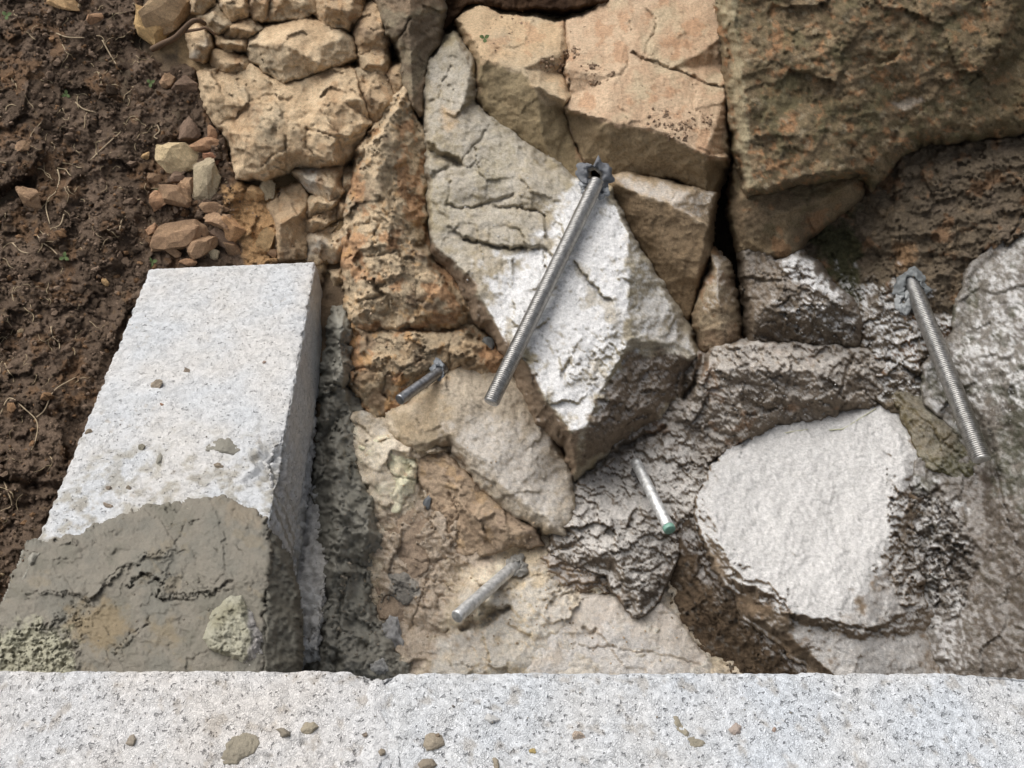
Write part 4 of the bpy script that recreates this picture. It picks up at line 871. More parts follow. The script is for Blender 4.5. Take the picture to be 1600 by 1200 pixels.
# ================================================================== mortar
def msheet(label, outline, lines, base, name='mortar', **k):
    d = dict(mat=M_MORT, pal=((.235, .225, .19), (.265, .25, .21), (.21, .20, .165)), fac=0, fac2=0, fac3=0, n1=2.0, f1=45, n2=.5, f2=9, warp=4, rnd=8, rad=7, s=2.2, margin=7)
    d.update(k)
    return tag(patch(name, outline, lines, base=base, **d), label, 'mortar')
# filler in the gap between block and rock
msheet('dark wet mortar heaped in the gap between the block and the rocks', 
       [(520, 470, -60), (545, 480, -55), (555, 520, -50), (556, 570, -45), (552, 605, -40), (575, 640, -45), (610, 640, -40), (600, 665, -30), (560, 690, -20), (570, 730, -15), (590, 790, -10), (605, 850, -10), (590, 900, -20), (600, 960, -15), (625, 1000, -10), (650, 1050, 0), (660, 1120, 20), (440, 1120, 20), (460, 900, -20), (490, 700, -40), (500, 560, -60)],
       [[(530, 500, 2), (535, 560, 14), (530, 595, 26), (545, 640, -8)], [(525, 700, 28), (530, 800, 54), (520, 900, 64), (510, 1040, 84)], [(560, 740, 22), (575, 830, 46), (560, 880, 14)], [(560, 960, 30), (600, 1020, 44)]],
       zbase, seed=80, n1=9, f1=38, n2=1.8, f2=9, fac=8, ff=40, fac2=2.5, ff2=16, warp=9, wscale=20, rough=[([(480, 470), (660, 470), (660, 1120), (440, 1120)], 4, 16, 70)], 
       cracks=[([(515, 870), (550, 880), (585, 890)], 4, 12), ([(540, 900), (530, 960), (525, 1050)], 4, 12), ([(520, 540), (550, 535)], 3, 9), ([(510, 600), (560, 605)], 4, 14)],
       bumps=[(530, 575, 22, 20, 16), (528, 510, 20, 18, 12), (570, 800, 18, 30, 10), (520, 895, 22, 10, 10), (555, 860, 24, 14, 10)])
zb0 = zplane(0.0)
tag(patch('mortar', [(0, 960, 4), (45, 850, 6), (120, 838, 8), (165, 815, 8), (230, 792, 10), (268, 787, 8), (300, 780, 3), (350, 776, 2), (395, 790, 3), (415, 810, 8), (424, 870, 12), (412, 940, 10), (415, 1060, 5), (415, 1120, 5), (-60, 1120, 5), (-40, 1000, 4)],
      [[(60, 856, 8), (170, 836, 9), (260, 808, 10), (330, 792, 6), (400, 830, 12)], [(20, 960, 9), (100, 930, 12), (200, 910, 11), (300, 900, 12), (400, 900, 15)], [(0, 1030, 8), (400, 1030, 12)]],
      base=zb0, mat=M_MORT, seed=82, s=1.8, fac=1.2, ff=70, fac2=0, fac3=.25, gain=.74, rough=[([(-60, 760), (430, 760), (430, 1100), (-60, 1100)], 1.0, 20, -15), ([(-40, 985), (60, 970), (125, 1000), (120, 1060), (-40, 1060)], 4, 9, 0), ([(60, 985), (120, 930), (170, 930), (150, 990), (100, 1010)], 2.5, 14, -30), ([(215, 900), (260, 880), (330, 905), (360, 920), (260, 945)], 2, 12, 0)], pal=(MORT, (.25, .225, .18), (.20, .185, .145)), n1=2.8, f1=60, n2=.45, f2=8, rnd=2, rad=9, warp=9, wscale=17, margin=6, steep=3,
      spots=[((.28, .225, .14), 40, .42, .3)],
      paint=[([(110, 950), (180, 940), (210, 990), (170, 1020), (110, 1000)], (.28, .21, .115), .75, 14, 20), ([(230, 970), (270, 970), (280, 1000), (245, 1015)], (.28, .22, .13), .6, 12, 14), ([(-10, 990), (60, 975), (120, 1000), (110, 1060), (-20, 1060)], (.50, .48, .35), .75, 12, 24), ([(340, 780), (400, 790), (410, 820), (360, 815)], (.29, .235, .165), .6, 10, 12)],
      cracks=[([(40, 930), (80, 924), (110, 927), (140, 938), (165, 918), (170, 900), (190, 888), (215, 878), (225, 866), (260, 862), (290, 858)], 1.5, 3.5), ([(200, 915), (215, 902), (225, 893), (240, 900), (255, 912), (248, 932), (268, 936), (272, 926), (300, 930), (330, 928), (345, 918), (362, 908)], 2.2, 6), ([(272, 850), (278, 835), (290, 818), (310, 812)], 1.2, 3), ([(300, 860), (308, 872), (312, 890)], 1, 2.5), ([(255, 938), (300, 933), (330, 930)], 3, 4), ([(60, 985), (75, 972), (95, 965), (120, 970)], 1.6, 4), ([(225, 975), (215, 995), (200, 1010), (170, 1020)], 1.4, 3), ([(185, 1010), (205, 990), (230, 975), (228, 955)], 1.2, 3), ([(262, 787), (266, 796), (262, 802)], 1.4, 3), ([(365, 855), (380, 862)], 1, 2.5), ([(335, 858), (342, 862)], 1.4, 3)],
      steps=[([(290, 862), (225, 872), (190, 892), (165, 916), (140, 940), (110, 928), (40, 930)], 26, 6), ([(362, 908), (330, 930), (268, 937), (248, 932), (255, 910), (225, 893), (200, 915)], 22, 6), ([(120, 972), (95, 966), (60, 985)], 14, 4), ([(105, 862), (118, 852), (110, 848), (90, 856)], 10, 3)]),
    'smooth grey brown mortar bed smeared over the near end of the long block', 'mortar')
msheet('thick mortar roll squeezed out at the left end of the bed, against the soil', [(0, 970, -20), (15, 930, -15), (40, 870, -8), (55, 848, 0), (66, 862, 6), (50, 900, 6), (35, 945, 4), (12, 985, -6)],
       [[(20, 945, 4), (48, 870, 12)]], zb0, seed=83, n1=4, f1=20, n2=1.5, f2=7, margin=9)
msheet('dark trowelled mortar face closing the near right side of the block',
       [(418, 830, 2), (434, 845, -10), (450, 880, -35), (464, 930, -45), (468, 1000, -45), (462, 1120, -45), (405, 1120, 4), (405, 1000, 4), (414, 900, 6)],
       [[(424, 870, 4), (418, 950, 6), (414, 1060, 6)]], zb0, seed=84, n1=2.5, f1=40, n2=.9, warp=7, wscale=18, margin=8, rough=[([(400, 800), (500, 800), (500, 1130), (400, 1130)], 1.6, 14, 80)], gain=.72, pal=(MORT, (.20, .185, .145)))

tag(patch('mortar', [(578, 1068, .6), (594, 1066, .6), (606, 1085, .4), (596, 1112, .3), (612, 1140, .3), (628, 1165, .3), (600, 1190, .3), (592, 1215, .5), (572, 1215, .5), (560, 1185, .3), (574, 1150, .3), (562, 1120, .3), (574, 1090, .5)],
          [[(586, 1075, 1.6), (584, 1130, 1.4), (584, 1200, 1.6)]], base=zplane(WH), mat=M_BLOCK, seed=86, s=1.6, fac=0, fac2=0, fac3=.3, n1=1.0, n2=.5, f2=8, rnd=1.5, rad=5, steep=2, margin=4, warp=6, back=.004,
          pal=((.57, .565, .56), (.60, .595, .59))), 'pale smear of mortar over the joint of the two front blocks', 'mortar')

# ================================================================== builders for single things
def ico(sub):
    bm = bmesh.new(); bmesh.ops.create_icosphere(bm, subdivisions=sub, radius=1.0)
    V = np.array([v.co[:] for v in bm.verts]); T = np.array([[v.index for v in f.verts] for f in bm.faces]); bm.free()
    return V, T
OCT = (np.array([[1, 0, 0], [-1, 0, 0], [0, 1, 0], [0, -1, 0], [0, 0, 1], [0, 0, -1]], float), np.array([[0, 2, 4], [2, 1, 4], [1, 3, 4], [3, 0, 4], [2, 0, 5], [1, 2, 5], [3, 1, 5], [0, 3, 5]]))
ICO = {k: ico(k) for k in (1, 2, 3, 4)}

def blob(px, py, w, h, ang, thick, seed, sub=3, cuts=8, lump=.12, sink=.25, lo=.5, hi=.85, z=None):
    """a broken stone: sphere flattened on random planes; returns vertices in the place, triangles, noise"""
    rs = np.random.RandomState(seed)
    V, T = ICO[sub]; V = V.copy()
    for _ in range(cuts):
        n = rs.normal(size=3); n /= np.linalg.norm(n); c = rs.uniform(lo, hi)
        dd = V @ n - c
        V -= np.where(dd > 0, dd, 0)[:, None] * n
    ex_ = (V.max(0) - V.min(0)) / 2; V = (V - (V.max(0) + V.min(0)) / 2) / ex_
    nz = fbm(V[:, 0] * 1.7 + seed, V[:, 1] * 1.7, V[:, 2] * 1.7, 4, .6)
    V *= (1 + lump * nz)[:, None]
    zc = (z if z is not None else z_pt(px, py, max(3, min(w, h) * .4)))
    u = zc / F_PX
    V = V * np.array([w / 2 * u, h / 2 * u, thick / 2 * u])
    a = math.radians(ang); ca, sa = math.cos(a), math.sin(a)
    x = V[:, 0] * ca - V[:, 1] * sa; y = V[:, 0] * sa + V[:, 1] * ca
    C = to_world(np.array([px]), np.array([py]), np.array([zc - thick * u * (.5 - sink)]))[0]
    # the thing sits flat on the sloping ground: its thickness runs between the view axis and the vertical
    nrm = TOW * .75 + np.array([0, 0, .45]); nrm /= np.linalg.norm(nrm)
    P = C + x[:, None] * RIGHT + y[:, None] * UPV + V[:, 2:3] * nrm
    return P, T, nz

def stone(name, label, cat, px, py, w, h, ang, col, seed, thick=None, mat=None, group=None, smooth=False, col2=None, **k):
    P, T, nz = blob(px, py, w, h, ang, thick or min(w, h) * .8, seed, **k)
    c2 = np.array(col2 if col2 is not None else [q * .72 for q in col])
    m = np.clip(.5 + 1.1 * nz, 0, 1)[:, None]
    c = (np.array(col) * m + c2 * (1 - m)) * (1.45 if (mat or M_ROCK) is M_ROCK else 1)
    o = mesh_obj(name, P, np.zeros((0, 4), int), T, c, mat or M_ROCK, smooth=smooth)
    return tag(o, label, cat, group)

def tube_pts(pts, rad, sides=6, taper=0.0, cap=True):
    pts = np.asarray(pts, float); n = len(pts)
    V = []; Q = []; T = []
    tg = np.gradient(pts, axis=0); tg /= np.linalg.norm(tg, axis=1, keepdims=True) + 1e-12
    ref = np.array([.31, .2, .93])
    for i in range(n):
        a = np.cross(tg[i], ref); a /= np.linalg.norm(a); b = np.cross(tg[i], a)
        r = (rad[i] if hasattr(rad, '__len__') else rad) * (1 - taper * i / max(1, n - 1))
        for k in range(sides):
            t = 2 * math.pi * k / sides
            V.append(pts[i] + r * (math.cos(t) * a + math.sin(t) * b))
    for i in range(n - 1):
        for k in range(sides):
            k2 = (k + 1) % sides
            Q.append((i * sides + k, i * sides + k2, (i + 1) * sides + k2, (i + 1) * sides + k))
    if cap:
        for i0, fl in ((0, 1), (n - 1, 0)):
            c = len(V); V.append(pts[i0])
            for k in range(sides):
                k2 = (k + 1) % sides
                t = (c, i0 * sides + k2, i0 * sides + k) if fl else (c, i0 * sides + k, i0 * sides + k2)
                T.append(t)
    return np.array(V), Q, T

def smooth_line(pts, n):
    """Catmull-Rom through pixel/depth points"""
    p = np.array([2 * np.array(pts[0]) - np.array(pts[1])] + [np.array(q) for q in pts] + [2 * np.array(pts[-1]) - np.array(pts[-2])], float)
    out = []
    m = len(pts) - 1
    for i in range(m):
        for t in np.linspace(0, 1, max(2, n // m), endpoint=(i == m - 1)):
            a, b, c, d = p[i:i + 4]
            out.append(.5 * ((2 * b) + (-a + c) * t + (2 * a - 5 * b + 4 * c - d) * t * t + (-a + 3 * b - 3 * c + d) * t ** 3))
    return np.array(out)

# ================================================================== rods
def rod_frame(A, B):
    ax = B - A; L = np.linalg.norm(ax); ax /= L
    a = np.cross(ax, np.array([.2, .1, .97])); a /= np.linalg.norm(a); b = np.cross(ax, a)
    return ax, L, a, b

def threaded(root, A, B, r, pitch, seed):
    ax, L, a, b = rod_frame(A, B)
    sides = 28; per = 6
    n = int(L / pitch * per)
    t = np.linspace(0, L, n + 1)
    th = np.arange(sides) * 2 * math.pi / sides
    TT, TH = np.meshgrid(t, th, indexing='ij')
    ph = (TT / pitch - TH / (2 * math.pi)) % 1.0
    prof = np.abs(ph - .5) * 2
    depth = pitch * .52
    rr = r - depth * np.clip((prof - .12) / .76, 0, 1)
    endf = np.clip((L - TT) / (pitch * .8), 0, 1)
    rr = np.minimum(rr, r - depth * .9 + depth * .9 * endf)
    P = A + TT[..., None] * ax + rr[..., None] * (np.cos(TH)[..., None] * a + np.sin(TH)[..., None] * b)
    V = P.reshape(-1, 3)
    i = np.arange((n + 1) * sides).reshape(n + 1, sides)
    j = np.roll(i, -1, axis=1)
    Q = np.stack([i[:-1], j[:-1], j[1:], i[1:]], -1).reshape(-1, 4)
    mesh_obj('threaded_shaft', V, Q, np.zeros((0, 3), int), None, M_STEEL, root)
    # sawn end face
    c = B; k = np.arange(sides)
    ring = c + (r - depth * .9) * (np.cos(th)[:, None] * a + np.sin(th)[:, None] * b)
    ring2 = c + ax * .0006 + (r - depth * 1.3) * (np.cos(th)[:, None] * a + np.sin(th)[:, None] * b)
    V = np.concatenate([ring, ring2, [c + ax * .0006]])
    Q = np.stack([k, (k + 1) % sides, (k + 1) % sides + sides, k + sides], -1)
    T = np.stack([k + sides, (k + 1) % sides + sides, np.full(sides, 2 * sides)], -1)
    mesh_obj('sawn_end', V, Q, T, None, M_DOWEL, root)

def smooth_bar(root, A, B, r, mat, tip=None):
    ax, L, a, b = rod_frame(A, B)
    n = 40; pts = [A + ax * L * i / n for i in range(n)] + [B - ax * .0012, B - ax * .0004, B]
    ra = [r * (1 + .015 * math.sin(i * 1.7) * math.sin(i * .6)) for i in range(n)] + [r, r * .95, r * .86]
    if tip:
        V, Q, T = tube_pts(pts[:-4], ra[:-4], 24)
        mesh_obj('shaft', V, Q, T, None, mat, root)
        V, Q, T = tube_pts(pts[-5:], [q * 1.03 for q in ra[-5:]], 24)
        o = mesh_obj('painted_tip', V, Q, T, np.tile([.16, .30, .24], (len(V), 1)), M_GREEN, root)
        o['label'] = 'green painted tip'
    else:
        V, Q, T = tube_pts(pts, ra, 24)
        mesh_obj('shaft', V, Q, T, None, mat, root)

def collar(root, px, py, w, h, ang, seed, z, col=(.16, .17, .18), hole=.5, name='resin_collar', lift=.004):
    """ring of set resin round the hole, uneven, pressed on the rock"""
    rs = np.random.RandomState(seed)
    nu, nv = 48, 10
    U, Vv = np.meshgrid(np.arange(nu) * 2 * math.pi / nu, np.arange(nv + 1) / nv, indexing='ij')
    rad = hole + (1 - hole) * Vv
    wob = 1 + .55 * fbm(np.cos(U) * 1.4 + seed, np.sin(U) * 1.4, Vv * .6, 3)
    hgt = (np.sin(np.clip(Vv * 1.1, 0, 1) * math.pi) ** .6) * .20 * (1 + .9 * fbm(np.cos(U) * 2 + seed, np.sin(U) * 2, Vv * 2, 3)) - .55 * np.clip(.25 - Vv, 0, 1) * 4 - Vv * .12
    u = z / F_PX
    a = math.radians(ang)
    x = np.cos(U) * rad * wob * w / 2; y = np.sin(U) * rad * wob * h / 2
    xr = x * math.cos(a) - y * math.sin(a); yr = x * math.sin(a) + y * math.cos(a)
    gx = px + xr; gy = py - yr
    sx, sy = np.meshgrid(np.arange(-30, 31, 6), np.arange(-30, 31, 6)); sz = z_at(px + sx, py + sy).ravel()
    med = np.median(sz); w_ = (np.abs(sz - med) < .02)
    Am = np.stack([sx.ravel(), sy.ravel(), np.ones(sx.size)], 1)
    co = np.linalg.lstsq(Am[w_], sz[w_], rcond=None)[0]           # the rock's own slope under the resin
    zs = co[2] + co[0] * (gx - px) + co[1] * (gy - py)
    zs = np.clip(zs, z - .014, z + .014)
    P = to_world(gx, gy, zs - lift - hgt * (w + h) / 4 * u)
    V = P.reshape(-1, 3)
    i = np.arange(nu * (nv + 1)).reshape(nu, nv + 1); j = np.roll(i, -1, axis=0)
    Q = np.stack([i[:, :-1], i[:, 1:], j[:, 1:], j[:, :-1]], -1).reshape(-1, 4)
    cc = np.tile(col, (len(V), 1)) * (1 + .35 * fbm(V[:, 0] * 300, V[:, 1] * 300, V[:, 2] * 300, 3))[:, None]
    mesh_obj(name, V, Q, np.zeros((0, 3), int), np.clip(cc, .01, .9), M_RESIN, root)

def pt(px, py, z): return to_world(np.array([px]), np.array([py]), np.array([z]))[0]

def make_rod(name, label, base, tip, dz, wpx, kind, group=None, pitch=.0024, mat=None, col=None, zb=None, dzmax=None, ext=.008, lift=.004):
    z0 = (zb if zb is not None else z_pt(base[0], base[1], 6)) - lift
    for t in np.linspace(.45, 1, 12):          # the bar stays clear of the rock all along
        q = base[0] + (tip[0] - base[0]) * t, base[1] + (tip[1] - base[1]) * t
        i0 = int((q[1] - ZY0) / ZS); j0 = int((q[0] - ZX0) / ZS)
        zmin = float(ZBUF[i0 - 3:i0 + 4, j0 - 3:j0 + 4].min())
        dz = max(dz, (z0 - zmin + .009) / t)
    A = pt(base[0], base[1], z0); B = pt(tip[0], tip[1], z0 - dz)
    zm = z0 - dz / 2
    r = wpx / 2 * zm / F_PX
    ax = (B - A) / np.linalg.norm(B - A)
    root = empty(name, A)
    tag(root, label, 'steel rod', group)
    A2 = A - ax * ext
    if kind == 'thread': threaded(root, A2, B, r, pitch, 1)
    else: smooth_bar(root, A2, B, r, mat or M_DOWEL, tip=(kind == 'green'))
    if col: 
        for c in col: collar(root, *c[:5], seed=c[5], z=z0, **(c[6] if len(c) > 6 else {}))
    print(name, 'z', round(z0, 3), 'dia', round(r * 2000, 1), 'len', round(float(np.linalg.norm(B - A)), 3))
    return root

ROD_Z1 = z_pt(915, 330, 8)
make_rod('threaded_rod', 'long threaded steel rod leaning over the dusted slab, set in dark grey resin', (929, 292), (767, 629), .10, 25, 'thread', 'long threaded rods',
         zb=ROD_Z1, col=[(931, 276, 50, 58, 20, 5, dict(hole=.30, lift=.012, col=(.10, .105, .115))), (918, 294, 30, 24, 0, 9, dict(hole=.1, lift=.012, col=(.27, .28, .29))), (940, 300, 26, 22, 0, 29, dict(hole=.1, lift=.012, col=(.27, .28, .29)))])
make_rod('threaded_rod', 'long threaded steel rod at the right, its sawn tip in front of the mottled wall', (1426, 447), (1534, 718), .125, 27, 'thread', 'long threaded rods',
         col=[(1427, 448, 54, 46, 5, 15, dict(hole=.42, lift=.008, col=(.17, .18, .18))), (1412, 470, 26, 40, 10, 17, dict(hole=.1, lift=.009, col=(.30, .31, .31)))])
make_rod('dowel', 'dull dark steel dowel between the mortar gap and the long rod tip', (688, 580), (624, 625), .055, 17, 'smooth', dzmax=.075, group='short plain dowels', mat=M_DARKSTEEL,
         col=[(686, 579, 22, 34, 10, 25, dict(hole=.3, col=(.2, .215, .23)))])
make_rod('dowel', 'bright silver dowel near the bottom middle, pointing down to the left', (802, 886), (713, 964), .085, 20, 'smooth', dzmax=.10, group='short plain dowels', mat=M_DOWEL,
         col=[(808, 885, 30, 30, 0, 35, dict(hole=.3, col=(.2, .19, .17)))])
make_rod('dowel', 'silver dowel with a green painted tip beside the pale boulder', (999, 733), (1047, 829), .075, 18, 'green', lift=.028, ext=.012, group='short plain dowels', mat=M_DOWEL,
         col=[(996, 734, 24, 24, 0, 45, dict(hole=.4, col=(.1, .095, .09)))])
stone('dowel_stub', 'small grey broken stub in a crack of the pit floor', 'steel rod', 669, 785, 13, 24, -25, (.15, .16, .17), 5, mat=M_RESIN, smooth=True, lump=.3)
stone('resin_splash', 'small grey resin splash at the foot of the long slab', 'resin', 764, 538, 18, 26, 20, (.14, .145, .14), 6, mat=M_RESIN, smooth=True, thick=6, lump=.3)

# ================================================================== single stones on the soil
SB = (.26, .165, .10); SG = (.32, .26, .175); SR = (.29, .17, .10); SY = (.41, .315, .19); SD = (.15, .10, .07)
stones = [
    (296, 204, 42, 36, -8, SD, 'dull brown four sided stone, highest of the loose stones'),
    (321, 226, 44, 18, 12, SR, 'flat orange stone under the dull brown one'),
    (330, 246, 26, 13, -15, (.26, .13, .08), 'small reddish stone beside the pale slab foot'),
    (278, 248, 60, 42, 4, SY, 'yellowish pale stone on the soil, left of the upright grey one'),
    (323, 284, 40, 70, -14, SG, 'upright grey tan stone, tallest of the loose stones'),
    (274, 310, 42, 42, 20, SB, 'brown hexagonal stone below the yellowish one'),
    (242, 280, 18, 15, 0, SB, 'small brown stone at the left of the yellowish stone'),
    (336, 323, 44, 18, 4, SB, 'flat brown stone under the upright grey one'),
    (339, 344, 38, 28, -5, SB, 'brown blocky stone right of the flat leaf shaped stone'),
    (281, 371, 82, 38, 12, SB, 'big flat leaf shaped brown stone above the concrete block'),
    (316, 383, 44, 36, 25, SB, 'tan edged brown stone leaning on the big flat one'),
    (236, 360, 25, 16, 30, SR, 'small rusty stone at the left tip of the big flat stone'),
    (366, 356, 29, 35, 0, (.36, .21, .11), 'orange brown lump in the clay above the block'),
    (362, 386, 28, 22, -10, SB, 'small square brown stone near the block edge'),
    (272, 396, 21, 14, 0, SB, 'small brown stone below the big flat stone'),
    (345, 372, 34, 20, -35, SD, 'dark slanted stone between the blocky and the square ones'),
    (294, 410, 26, 11, 3, SR, 'thin orange stone touching the far edge of the concrete block'),
    (47, 311, 37, 30, 5, SB, 'brown stone stuck in the soil at the left edge cleft'),
    (280, 277, 21, 20, 0, SD, 'little dark stone below the yellowish stone'),
    (247, 315, 27, 26, 30, SR, 'rusty little stone left of the hexagonal one'),
    (296, 294, 25, 26, 0, SB, 'little brown lump between the hexagonal and upright stones'),
    (289, 133, 40, 24, -5, SD, 'dark flat stone in the soil below the forked root'),
    (263, 129, 24, 20, 25, SB, 'small brown stone left of the dark flat one'),
    (98, 6, 44, 24, -6, (.42, .27, .14), 'tan stone lying on the soil at the top left'),
    (148, 27, 23, 17, 30, SR, 'orange stone in the soil near the top edge'),
    (236, 46, 44, 52, 5, (.38, .25, .12), 'tan stone with an orange side, left of the forked root'),
    (268, 22, 60, 62, -10, (.36, .25, .15), 'broad tan stone at the top edge behind the forked root'),
    (36, 231, 22, 15, 0, SB, 'crumbly brown stone high on the left soil'),
    (398, 300, 26, 22, 0, (.36, .23, .12), 'tan stone half sunk in clay under the broad pale slab'),
    (420, 298, 24, 28, 10, SG, 'greyish stone half sunk in clay under the broad pale slab'),
    (416, 375, 26, 34, 0, (.38, .25, .13), 'orange tan stone in clay left of the large wedge stone'),
    (424, 396, 20, 16, 0, SB, 'small brown stone just above the concrete block edge'),
    (332, 209, 14, 26, 10, SR, 'narrow rusty stone at the edge of the broad slab'),
    (227, 243, 14, 11, 0, (.4, .26, .13), 'tiny tan stone in the soil left of the yellowish stone'),
    (164, 441, 12, 12, 0, (.34, .22, .11), 'tiny orange pebble on the soil left of the block'),
    (330, 396, 22, 14, -20, SG, 'small grey stone at the block edge beside the square one'),
]
for i, (px, py, w, h, a, c, lab) in enumerate(stones):
    stone('stone', lab, 'stone', px, py, w * 1.12, h * 1.12, a, [q * .86 for q in c], 100 + i, group='loose stones on the soil', cuts=15, lump=.14, lo=.36, hi=.72, sink=.22, thick=min(w, h) * .95, col2=[c[0] * 1.1, c[1] * 1.12, c[2] * 1.1])

# ================================================================== bits stuck in and on the mortar and the blocks
tag(patch('concrete_chunk', [(316, 998, 14), (330, 954, 14), (358, 930, 14), (379, 930, 14), (394, 958, 12), (412, 994, 8), (415, 1030, 0), (398, 1050, 0), (379, 1040, 6), (352, 1028, 10), (322, 1013, 12)],
          [[(330, 995, 26), (350, 950, 27), (375, 945, 27), (388, 985, 26), (380, 1025, 24), (345, 1015, 25), (330, 995, 26)], [(388, 985, 26), (405, 1005, 14)]], base=zb0, mat=M_CONC, seed=90, s=1.8, margin=6, n1=2, n2=2.2, f2=9, warp=4, rnd=6, rad=5, fac=2, ff=14, fac2=1.6, ff2=6, fac3=0,
          gain=.8, pal=((.42, .40, .29), (.48, .46, .36), (.35, .325, .22)), paint=[([(388, 950), (415, 985), (420, 1055), (385, 1055), (385, 1020), (394, 990)], (.50, .47, .45), .9, 4, 6)]),
    'lumpy greenish yellow chunk of broken concrete pressed into the mortar', 'concrete')
def splat(label, outline, base, hgt, col=MORT, seed=1, name='mortar_splat', cat='mortar', group='mortar splats on the blocks', **k):
    cx = sum(p[0] for p in outline) / len(outline); cy = sum(p[1] for p in outline) / len(outline)
    ol = [(x, y, 0.3) for x, y in outline]
    d = dict(fac=0, fac2=0, fac3=0, n1=.8, f1=14, n2=.5, f2=5, warp=2.5, wscale=14, rnd=hgt * .5, rad=4, steep=2.0, margin=5, s=1.4, back=.002, mat=M_MORT, pal=(col, [q * .85 for q in col]))
    d.update(k)
    return tag(patch(name, ol, [[(cx - .1, cy, hgt), (cx + 4, cy + 1, hgt)]], base=base, seed=seed, **d), label, cat, group)
zw = zplane(WH)
splat('crescent shaped mortar splat on the long block', [(313, 708), (322, 694), (342, 684), (360, 684), (368, 694), (379, 703), (366, 713), (354, 709), (334, 705)], zb0, 5, seed=91)
splat('small hooked mortar splat left of the crescent', [(243, 727), (245, 712), (250, 706), (255, 712), (253, 722), (256, 730), (250, 734)], zb0, 4, seed=92)
splat('round brown mortar patch on the coarse pinkish block', [(345, 1185), (352, 1165), (362, 1150), (385, 1143), (402, 1146), (408, 1162), (398, 1178), (380, 1186), (370, 1196), (350, 1196)], zw, 3, (.25, .22, .165), 93)
splat('brown mortar blot right of the round patch', [(428, 1140), (440, 1135), (456, 1142), (454, 1152), (440, 1155)], zw, 5, (.22, .19, .145), 94)
splat('pale brown mortar blot near the joint of the two front blocks', [(468, 1140), (474, 1128), (492, 1127), (500, 1136), (488, 1146), (476, 1150)], zw, 3, (.30, .26, .19), 95)
splat('long slanting mortar streak on the speckled grey block', [(1050, 1116), (1060, 1118), (1068, 1132), (1078, 1150), (1096, 1154), (1105, 1163), (1092, 1170), (1078, 1167), (1068, 1150), (1056, 1138)], zw, 3, (.27, .24, .18), 96)
splat('wide brown mortar blot in the middle of the front wall', [(660, 1165), (662, 1148), (676, 1142), (692, 1148), (697, 1164), (686, 1172), (668, 1174)], zw, 4, (.26, .22, .165), 97)
splat('brown mortar blot on the bottom edge below the wide one', [(652, 1194), (660, 1184), (678, 1184), (686, 1196), (674, 1204), (656, 1204)], zw, 4, (.24, .20, .15), 98)
splat('small brown mortar blot right of the joint', [(588, 1176), (594, 1166), (603, 1170), (604, 1180), (594, 1184)], zw, 4, (.24, .20, .15), 99)
splat('thin upright mortar blot at the bottom edge', [(768, 1184), (776, 1182), (782, 1196), (780, 1206), (772, 1204)], zw, 3, (.27, .23, .17), 100)
splat('mortar crumb patch at the lower left of the pinkish block', [(196, 1162), (200, 1150), (210, 1146), (214, 1156), (208, 1168)], zw, 3, (.27, .23, .18), 101)
splat('pinkish brown flake on the speckled grey block', [(1138, 1140), (1150, 1128), (1160, 1134), (1158, 1146), (1146, 1150)], zw, 2.5, (.34, .28, .24), 102)
splat('pale stone chip on the speckled grey block', [(752, 1122), (762, 1114), (782, 1120), (784, 1128), (766, 1131)], zw, 4, (.55, .54, .52), 103, name='stone_chip', cat='chip', mat=M_CONC)
crumbs = [
    (246, 600, 22, 15, 5, (.30, .25, .19), 'brown oval pebble on the long block'), (292, 579, 11, 9, 0, (.27, .22, .17), 'small brown pebble above the oval one on the block'),
    (138, 674, 13, 8, 20, (.22, .18, .13), 'mortar crumb near the left edge of the block'), (342, 728, 15, 9, -30, (.24, .20, .15), 'brown crumb below the crescent splat'),
    (221, 699, 11, 11, 0, (.24, .22, .17), 'round mortar crumb left of the hooked splat'), (169, 763, 8, 8, 0, (.22, .18, .14), 'left crumb of the pair above the mortar bed'),
    (201, 763, 9, 10, 0, (.20, .17, .13), 'right crumb of the pair above the mortar bed'), (170, 791, 18, 9, -25, (.27, .22, .17), 'long crumb just above the mortar bed'),
    (253, 632, 6, 5, 0, (.35, .22, .15), 'tiny reddish crumb below the oval pebble'), (413, 566, 7, 5, 0, (.34, .26, .21), 'tiny brown crumb near the right side of the block'),
    (832, 1175, 11, 11, 0, (.42, .32, .14), 'yellow pebble on the front wall'), (570, 1148, 10, 8, 0, (.22, .18, .14), 'dark crumb left of the joint in the front wall'),
    (903, 1150, 18, 18, 40, (.42, .34, .27), 'tan stone chip on the front wall'), (708, 1104, 6, 6, 0, (.16, .14, .12), 'small dark crumb at the far edge of the front wall'),
    (684, 1150, 9, 9, 0, (.22, .17, .12), 'brown lump on top of the wide mortar blot'), (1210, 1140, 8, 8, 0, (.34, .25, .2), 'brown crumb right of the pinkish flake'),
]
for i, (px, py, w, h, a, c, lab) in enumerate(crumbs):
    stone('crumb', lab, 'crumb', px, py, w, h, a, c, 300 + i, thick=min(w, h) * .45, group='crumbs on the blocks', cuts=9, lump=.3, sink=.2, sub=2, lo=.4, hi=.75)
stone('mortar_lump', 'whitish crumbly mortar lump beside the gap at the bottom', 'mortar', 612, 990, 34, 52, 10, (.42, .41, .40), 320, thick=20, mat=M_CONC, lump=.35, sub=4, smooth=True)
stone('mortar_lump', 'small whitish lump just above the front wall', 'mortar', 592, 1044, 26, 22, 30, (.44, .43, .41), 321, thick=12, mat=M_CONC, lump=.35, sub=4, smooth=True)

